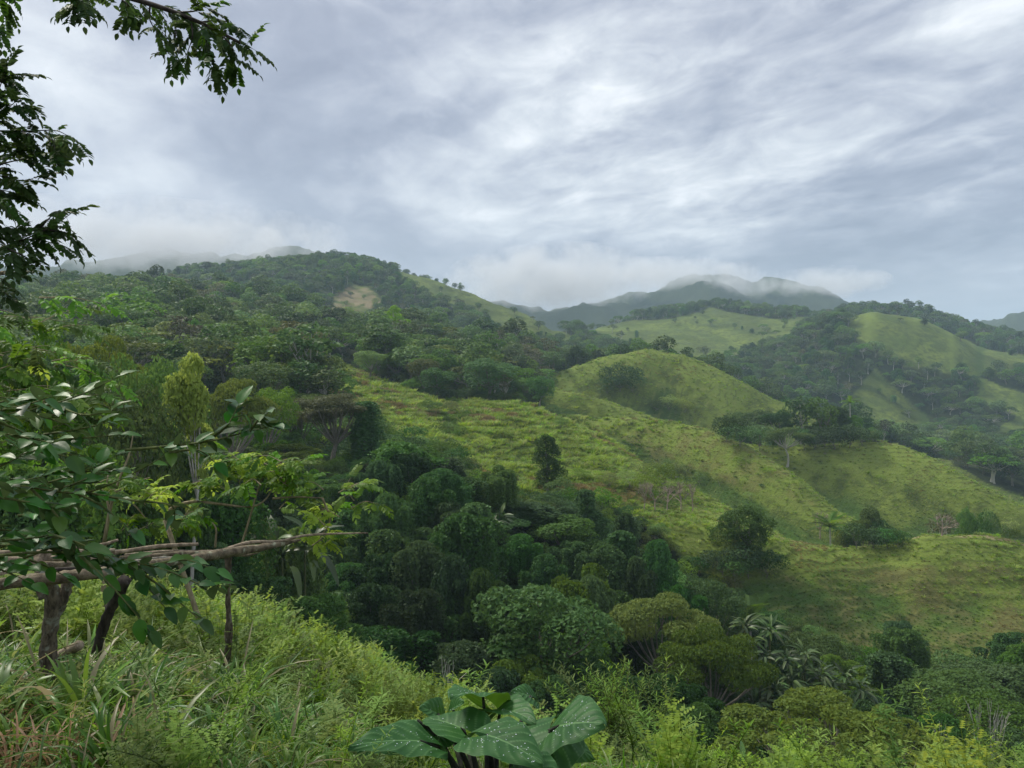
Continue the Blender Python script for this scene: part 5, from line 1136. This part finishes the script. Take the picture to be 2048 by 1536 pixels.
# ------------------------------------------------------------------ paddle-leaved plants, palms, bare trees
def paddle_leaf(seed):
    rs = np.random.RandomState(seed); V, Q = blade_leaf(9, lambda t: .085*math.sin(math.pi*min(1, (t*.93+.04))**.8)**.6, .35, .45, .08, 2, seed); V[:, 0] = .38+V[:, 0]*.62
    mb = MB().add(V, Q, v=rs.uniform(.2, 1)); mb.tube([(0, 0, 0), (.2, 0, .03), (.40, 0, 0)], [.014, .010, .007], 4, v=.2); return mb.mesh('paddle_leaf', [MATS['leaf_paddle']], True)
PAD = [paddle_leaf(i) for i in range(4)]
def paddle(x, y, d, Ln, n, label, seed, grp='paddle-leaved plants on the ravine bank'):
    rs = np.random.RandomState(seed)
    if d is None: d = ground_at(x, y+38, 74)[1]
    X = (x-CX)/F*d; g = max(float(height(X, d)), zy(y, d)-Ln*.9); root = empty('paddle_leaved_plant', (X, d, g), label=label, cat='plant', group=grp)
    if zy(y, d)-Ln*.9 > float(height(X, d))+.3:
        sb = MB(); sb.tube([(0, 0, float(height(X, d))-g-.2), (0, 0, .2)], [.12, .08], 6); link('stem', sb.mesh('stem', [MATS['green_stem']]), root)
    for i in range(n):
        a = rs.uniform(0, 6.28); el = rs.uniform(-.35, 1.2); dv = np.array([math.cos(a)*math.cos(el), math.sin(a)*math.cos(el)-.25, math.sin(el)])
        put(root, PAD[rs.randint(4)], np.array(root.location)+(0, 0, rs.uniform(0, .5)), dv, np.array([0, -.3, 1.0])+rs.normal(0, .25, 3), Ln*rs.uniform(.75, 1.15))
PS = [(1500,1260),(1530,1290),(1575,1300),(1540,1240),(1610,1290),(1520,1330),(1580,1340),(1640,1330),(1690,1330),(1560,1380),(1625,1375),(1510,1385),(1530,1430),(1670,1380),(1605,1320),(1720,1355),(1490,1230),(1660,1350),(1545,1355),(1595,1400)]
PW = ['topmost','pale drooping','broad','steep','sprawling','lowest dark','silvery','tilted','loose','ragged','glossy','hanging','bottom shaded','outer','crowded','outlying small','thin upper','leaning','inner','low spreading']
for i, (x, y) in enumerate(PS): paddle(x, y, 68-(y-1230)*.03, 1.45, 26, '%s paddle-leaved plant %s the middle of the ravine clump' % (PW[i], where(x, y)[2]), i)
paddle(1000,1010,93,2.2,14,'paddle-leaved plant on the pasture edge by the vine curtain',31); paddle(985,1022,91,1.9,12,'smaller paddle-leaved plant below its neighbour by the vine curtain',32)
paddle(565,1040,62,3.6,12,'broad paddle-leaved plant in the shade behind the bright sapling',33); paddle(610,1020,64,3.6,12,'paddle-leaved plant with erect leaves behind the bright sapling',34); paddle(1475,1500,30,1.6,10,'small blue-green paddle-leaved plant beside the yellow-green crown',35)
def frond(seed):
    rs = np.random.RandomState(seed); t = np.linspace(0, 1, 12); P = np.stack([t, 0*t, .25*t-.75*t**2], 1); mb = MB(); mb.tube(P, np.linspace(.018, .005, 12), 3, v=.3, cap=False)
    for i in range(26):
        a = .12+.86*i/26; p = np.array([a, 0, .25*a-.75*a*a])
        for s in (-1, 1):
            d = unit(np.array([.55, s, -.35+rs.normal(0, .1)])); l = .34*math.sin(math.pi*(.12+.8*a))**.6; w = np.array([.016, 0, 0]); mb.add([p-w, p+w, p+d*l], None, [(0, 1, 2)], v=rs.uniform(.2, .8))
    return mb.mesh('frond', [MATS['leaf_mid']])
FR = [frond(i) for i in range(3)]
def palm(x, yt, yb, label, seed, d=None):
    g = ground_at(x, yb, 84); d = g[1] if d is None else d; rs = np.random.RandomState(seed); X = (x-CX)/F*d; z = float(height(X, d)); H = max(zy(yt, d)-z, 2); root = empty('palm_tree', (X, d, z), label=label, cat='palm', group='palms at the wood edge')
    sb = MB(); Lf = min(H*.55, 3.6); sb.tube([(0, 0, -.4), (.1, 0, (H-Lf*.5)*.5), (0, 0, H-Lf*.5)], [.2, .15, .13], 7); link('trunk', sb.mesh('trunk', [MATS['bark_pale']]), root)
    for i in range(16):
        a = i*2.4; el = rs.uniform(-.1, 1.2); put(root, FR[i % 3], np.array(root.location)+(0, 0, H-Lf*.5), np.array([math.cos(a)*math.cos(el), math.sin(a)*math.cos(el), math.sin(el)]), np.array([0, 0, 1.0])+rs.normal(0, .05, 3), Lf, 'frond')
palm(1012,738,800,'palm with a fountain of fronds at the wood edge above the pasture',1); palm(818,735,770,'young palm with erect fronds beside the pale-leaved tree',2); palm(1700,795,880,'palm rising out of the tree clump on the spur',3, 262)
palm(1660,1035,1078,'small palm left of the tree cluster on the low ridge',4, 140); palm(1500,1208,1238,'bushy palm at the head of the paddle-leaved plants',5, 90)
def bare(x, yt, yb, w, label, seed, mat='bark_bare', dens=5, d=None, name='bare_tree', grp=None):
    g = ground_at(x, yb, 40) if d is None else np.array([(x-CX)/F*d, d, 0]); d = g[1]; X = g[0]; z = float(height(X, d)); H = zy(yt, d)-z; W = w/F*d; rs = np.random.RandomState(seed); tbm, cb = MB(), MB()
    def rec(p, v, l, r, lev):
        e = p+v*l; m = (p+e)/2+rs.normal(0, .05, 3)*l; (tbm if lev < 2 else cb).tube([p, m, e], [r, r*.85, r*.65], 5 if lev < 2 else 3, cap=False)
        if lev >= dens: return
        for _ in range(3 if lev else 4):
            nv = unit(v+rs.normal(0, .55, 3)*np.array([W/H*1.5, W/H*1.5, .5])+(0, 0, .12)); rec(e, nv, l*rs.uniform(.62, .8), r*.62, lev+1)
    rec(np.array([0, 0, -.3]), np.array([0, 0, 1.0]), H*.30, min(H*.026, W*.045), 0); root = empty(name, (X, d, z), label=label, cat='tree', group=grp); link('trunk', tbm.mesh('trunk', [MATS[mat]]), root); 
    if cb.n: link('branches', cb.mesh('branches', [MATS[mat]]), root)
bare(440,658,722,64,'bare pinkish-brown leafless tree in front of the woods',3)
bare(282,585,660,50,'white-trunked tree with thin yellowish boughs in the woods',8,'bark_pale',3); bare(392,610,700,40,'tall pale forked trunk left of the bare leafless tree',9,'bark_pale',3)
bare(805,636,672,30,'white-stemmed tree below the yellowish crown',10,'bark_pale',3); bare(1018,778,808,36,'small pale-stemmed tree at the edge of the upper pasture',11,'bark_pale',3)
bare(785,712,728,34,'pinkish leafless bush at the upper pasture edge',12,'bark_bare',4,name='bare_bush'); bare(1650,898,912,34,'greyish leafless bush on the grassy spur',13,'bark_bare',4,name='bare_bush')
bare(1752,850,880,12,'thin white dead stem standing on the spur crest',14,'bark_pale',1); bare(895,1175,1245,46,'white dead snag with bent twigs in the dark ravine',15,'bark_pale',2,48)
bare(1975,1340,1400,50,'white dead twiggy snag among the ravine trees',16,'bark_pale',3,55); bare(1880,1345,1400,30,'pale dead stem beside the twiggy snag',17,'bark_pale',2,56); bare(1885,1010,1072,60,'thin leafless tree on the low ridge path',18,'bark_bare',4); bare(1640,1010,1075,30,'slim pale leafless tree at the foot of the spur',19,'bark_bare',4)
for i, (x, w) in enumerate([(1290,30),(1310,34),(1335,36),(1362,34),(1385,26)]): bare(x, 955-i % 2*8, 1022, w, ['greyish thicket stem at the end of the thicket row above the ridge path','twiggy grey shrub next in the thicket above the ridge path','middle grey leafless shrub of the thicket above the ridge path','tall grey twiggy shrub in the thicket above the ridge path','last small grey shrub of the thicket above the ridge path'][i], 30+i, 'bark_bare', 4, name='leafless_shrub', grp='grey thicket above the ridge path')

# ------------------------------------------------------------------ near ground cover
def feather(seed, n=9, H=.8, mat='leaf_feather'):
    rs = np.random.RandomState(seed); mb = MB()
    for s in range(n):
        a = rs.uniform(0, 6.28); r = rs.uniform(0, .22); b = np.array([math.cos(a)*r, math.sin(a)*r, 0]); tip = b+np.array([math.cos(a)*rs.uniform(.05, .28), math.sin(a)*rs.uniform(.05, .28), H*rs.uniform(.6, 1.1)]); mb.tube([b, (b+tip)/2, tip], [.006, .004, .002], 3, cap=False, v=.1)
        for i in range(18):
            t = .2+.8*i/18; p = b+(tip-b)*t; an = i*2.4+rs.normal(0, .4); el = rs.uniform(.1, .9); d = np.array([math.cos(an)*math.cos(el), math.sin(an)*math.cos(el), math.sin(el)]); l = .17*(1.15-t*.6); sd = unit(np.cross(d, [0, 0, 1]))
            for k in range(4):       # leaflets along each little spray
                c = p+d*l*(.3+.25*k); s2 = sd*l*.22; v = np.clip(.3+.5*t+rs.normal(0, .15), 0, 1)
                mb.add([c, c+s2+d*l*.12, c+d*l*.24, c-s2+d*l*.12], [(0, 1, 2, 3)], v=v)
    return mb.mesh('feathery_shrub', [MATS[mat]])
FE = [feather(i) for i in range(4)]+[feather(9, 7, .7, 'leaf_lance')]
def near_pts(dmin, dmax, sp, xr): X, Y = poisson(0, dmin, dmax, sp, xr); return X, Y, height(X, Y)
X, Y, Z = near_pts(6.2, 21, .36, (-250, 1080)); xp = CX+F*X/Y
ok = (Y > 6.2+np.clip((500-xp)/500, 0, 1)*.6) & (rs.random(len(X)) < .93); X, Y, Z, xp = X[ok], Y[ok], Z[ok], xp[ok]
n = vn(X/1.7, Y/1.7, 5); s = (.5+.8*n)*rs.uniform(.8, 1.25, len(X))*np.interp(xp, [0, 500, 800, 1080], [1.05, 1.05, .62, .5]); Rt = np.zeros((len(X), 3)); Rt[:, :2] = rs.normal(0, .15, (len(X), 2)); Rt[:, 2] = rs.uniform(0, 6.28, len(X))
scatter('feathery_shrubs', np.stack([X, Y, Z-.03], 1), rs.choice(5, len(X), p=[.24, .24, .22, .22, .08]), Rt, np.stack([s, s, s*.95], 1), FE, label='feathery yellow-green scrub covering the near slope', kind='stuff')
def grass_clump(seed, n, H, mat='blade_near', wid=.011, broad=1.0):
    rs = np.random.RandomState(seed); mb = MB()
    for i in range(n):
        a = rs.uniform(0, 6.28); r = rs.random()*.10; b = np.array([math.cos(a)*r, math.sin(a)*r, -.02]); hh = H*rs.uniform(.45, 1.1); out = hh*rs.uniform(.15, .95); a2 = a+rs.normal(0, .5); t = np.linspace(0, 1, 7)
        cx = b[0]+math.cos(a2)*out*t**1.8; cy = b[1]+math.sin(a2)*out*t**1.8; cz = b[2]+hh*(t*1.12-rs.uniform(.25, .75)*t**2.6); w = wid*broad*rs.uniform(.6, 1.3)*np.clip(np.sin(np.pi*(t*.86+.12)), .03, 1)**.7
        sd = np.array([-math.sin(a2), math.cos(a2), 0])+rs.normal(0, .25, 3); c = np.stack([cx, cy, cz], 1); V = np.concatenate([c-sd*w[:, None], c+[0, 0, -.004], c+sd*w[:, None]], 1).reshape(-1, 3)
        Q = [(3*j+k, 3*j+k+1, 3*j+k+4, 3*j+k+3) for j in range(6) for k in range(2)]; mb.add(V, Q, v=rs.uniform(0, 1) if rs.random() > .03 else .98)
    return mb.mesh('grass_clump', [MATS[mat]], True)
GC = [grass_clump(i, 26, .50, broad=.95) for i in range(4)]+[grass_clump(10, 16, .7, broad=1.5), grass_clump(11, 18, .45), grass_clump(12, 20, .40, 'straw', .006), grass_clump(13, 14, .5, 'leaf_lime', .012, 1.2)]
X, Y, Z = near_pts(2.0, 8.5, .15, (-250, 2300)); xp = CX+F*X/Y
lim = np.interp(xp, [-200, 100, 420, 640, 900, 1200, 1500, 2300], [6.6, 6.3, 6.6, 6.0, 5.6, 6.5, 7.2, 7.2]); ok = (Y < lim+rs.normal(0, .3, len(X))) & (rs.random(len(X)) < np.where(xp < 950, .95, .8)); X, Y, Z, xp = X[ok], Y[ok], Z[ok], xp[ok]
tall = np.where((xp < 330) & (Y > 3.2), .95, np.where((xp > 400) & (xp < 520) & (Y > 4.9), 1.0, .62)); s = tall*rs.uniform(.55, 1.15, len(X))*np.clip(.45+Y/9, 0, 1.0)
s = np.where(xp > 650, s*.62, s)
id_ = rs.choice(8, len(X), p=[.18, .18, .18, .18, .03, .15, .015, .085]); st_ = (vn(X/.5, Y/.5, 88) > .70) & (xp < 420) & (Y < 3.6); id_ = np.where(st_, 6, id_); id_ = np.where((xp > 650) & (rs.random(len(X)) < .25), 7, id_)
Rt = np.zeros((len(X), 3)); Rt[:, :2] = rs.normal(0, .12, (len(X), 2)); Rt[:, 2] = rs.uniform(0, 6.28, len(X))
scatter('tall_grass', np.stack([X, Y, Z], 1), id_, Rt, np.stack([s, s, s], 1), GC, label='long arching green grass on the near slope', kind='stuff')
# low weeds over the right-hand part of the near slope
X, Y, Z = near_pts(4.6, 14, .42, (900, 2300)); ok = rs.random(len(X)) < .85; X, Y, Z = X[ok], Y[ok], Z[ok]; s = rs.uniform(.45, .9, len(X)); Rt = np.zeros((len(X), 3)); Rt[:, 2] = rs.uniform(0, 6.28, len(X))
def weed(ps): 
    mb = MB()
    for m in ps:
        c = np.zeros(len(m.vertices)*3); m.vertices.foreach_get('co', c); t = np.zeros(len(m.vertices)); m.attributes['tone'].data.foreach_get('value', t); mb.add(c.reshape(-1, 3), [tuple(f.vertices) for f in m.polygons if len(f.vertices) == 4], [tuple(f.vertices) for f in m.polygons if len(f.vertices) == 3], v=t)
    return mb
WD = [weed(p).mesh('weed', [MATS['leaf_lance']]) for p in LANCE_B[:2]]+[weed(LANCE[0]).mesh('weed', [MATS['leaf_feather']])]+FE[:2]
Xb, Yb, Zb = near_pts(2.8, 7.5, .27, (-250, 950)); okb = rs.random(len(Xb)) < .75; Xb, Yb, Zb = Xb[okb], Yb[okb], Zb[okb]; sb_ = rs.uniform(.28, .62, len(Xb))
X = np.concatenate([X, Xb]); Y = np.concatenate([Y, Yb]); Z = np.concatenate([Z, Zb]); s = np.concatenate([s, sb_]); Rt = np.zeros((len(X), 3)); Rt[:, 2] = rs.uniform(0, 6.28, len(X)); Rt[:, :2] = rs.normal(0, .2, (len(X), 2))
scatter('low_weeds', np.stack([X, Y, Z-.03], 1), rs.choice(5, len(X), p=[.2, .2, .2, .2, .2]), Rt, np.stack([s, s, s*.8], 1), WD, label='bright green leafy weeds on the near slope', kind='stuff')
# ------------------------------------------------------------------ haze
hz = haze_box('haze', (-5400, -70, -110), (5400, 6100, 420), 0.00018, (.62, .82, 1.0)); tag(hz, label='thin blue-grey air between the hills', kind='stuff')

# ------------------------------------------------------------------ low cloud torn over the mountain tops
def mist_mat():
    m = bpy.data.materials.new('mist'); m.use_nodes = True; nt = m.node_tree; nt.nodes.clear(); T = NT(nt)
    out = T.n('ShaderNodeOutputMaterial'); v = T.n('ShaderNodeVolumePrincipled'); tc = T.n('ShaderNodeTexCoord'); geo = T.n('ShaderNodeNewGeometry')
    ln = T.n('ShaderNodeVectorMath', operation='LENGTH'); nt.links.new(tc.outputs['Object'], ln.inputs[0])
    n = T.noise(geo.outputs['Position'], .014, 6, .65)
    f = T.m('SUBTRACT', T.m('ADD', T.m('SUBTRACT', 1.0, ln.outputs['Value']), T.m('MULTIPLY', T.m('SUBTRACT', n, .5), 3.2)), .12)
    T.put(v.inputs['Density'], T.m('MULTIPLY', T.m('MINIMUM', T.m('MAXIMUM', f, 0.0), .5), .016)); v.inputs['Color'].default_value = (.97, .98, 1, 1)
    nt.links.new(v.outputs[0], out.inputs['Volume']); return m
MIST = mist_mat()

def mist(x, y, d, w, h, dep, label):
    k = 10; th = np.linspace(0, 2*np.pi, 16, endpoint=False); ph = np.linspace(0, np.pi, k)
    V = np.array([(math.sin(p)*math.cos(t), math.sin(p)*math.sin(t), math.cos(p)) for p in ph[1:-1] for t in th]+[(0, 0, 1), (0, 0, -1)]); m = k-2
    Q = [(i*16+j, (i+1)*16+j, (i+1)*16+(j+1) % 16, i*16+(j+1) % 16) for i in range(m-1) for j in range(16)]
    T3 = [(m*16, j, (j+1) % 16) for j in range(16)]+[(m*16+1, (m-1)*16+(j+1) % 16, (m-1)*16+j) for j in range(16)]
    me = mesh_np('mist', V, Q, T3, [MIST]); p = px(x, y, d); o = link('mist_bank', me, loc=tuple(p)); o.scale = (w/F*d, dep, h/F*d); tag(o, label=label, kind='stuff')
mist(1110,560,1850,230,70,260,'grey cloud hiding the left shoulder of the far mountain')
mist(1475,566,1900,80,42,150,'torn cloud between the two far peaks')
mist(1650,566,1900,130,32,150,'thin cloud over the right shoulder of the far mountain')
mist(250,478,1350,480,62,250,'cloud base over the wooded ridge at the left')

# LBL
# ------------------------------------------------------------------ labels that still coincide are told apart by height
byl = {}
for rec in PLACED: byl.setdefault(rec[0]['label'], []).append(rec)
ORD = ['tallest', 'second tallest', 'third tallest', 'fourth tallest', 'fifth tallest', 'sixth tallest', 'seventh tallest', 'eighth tallest', 'ninth tallest', 'tenth tallest']
for lab, rr in byl.items():
    if len(rr) < 2: continue
    rr.sort(key=lambda r: -r[3]/r[2]); core = lab.replace('large ', '', 1) if lab.startswith('large ') else lab.replace('small ', '', 1) if lab.startswith('small ') else lab
    for i, r in enumerate(rr): r[0]['label'] = (('taller ' if i == 0 else 'shorter ') if len(rr) == 2 else ORD[min(i, 9)]+' ')+core
for r in PLACED:
    w = r[0]['label'].split()
    if len(w) > 16: r[0]['label'] = r[0]['label'].replace(' in the ravine', '').replace(' with white stems', '').replace('large ', '').replace('small ', '')
mist(1330,548,1950,160,34,160,'ragged cloud edge above the far mountain')
mist(400,482,1500,200,34,160,'thin cloud trailing over the wooded skyline')
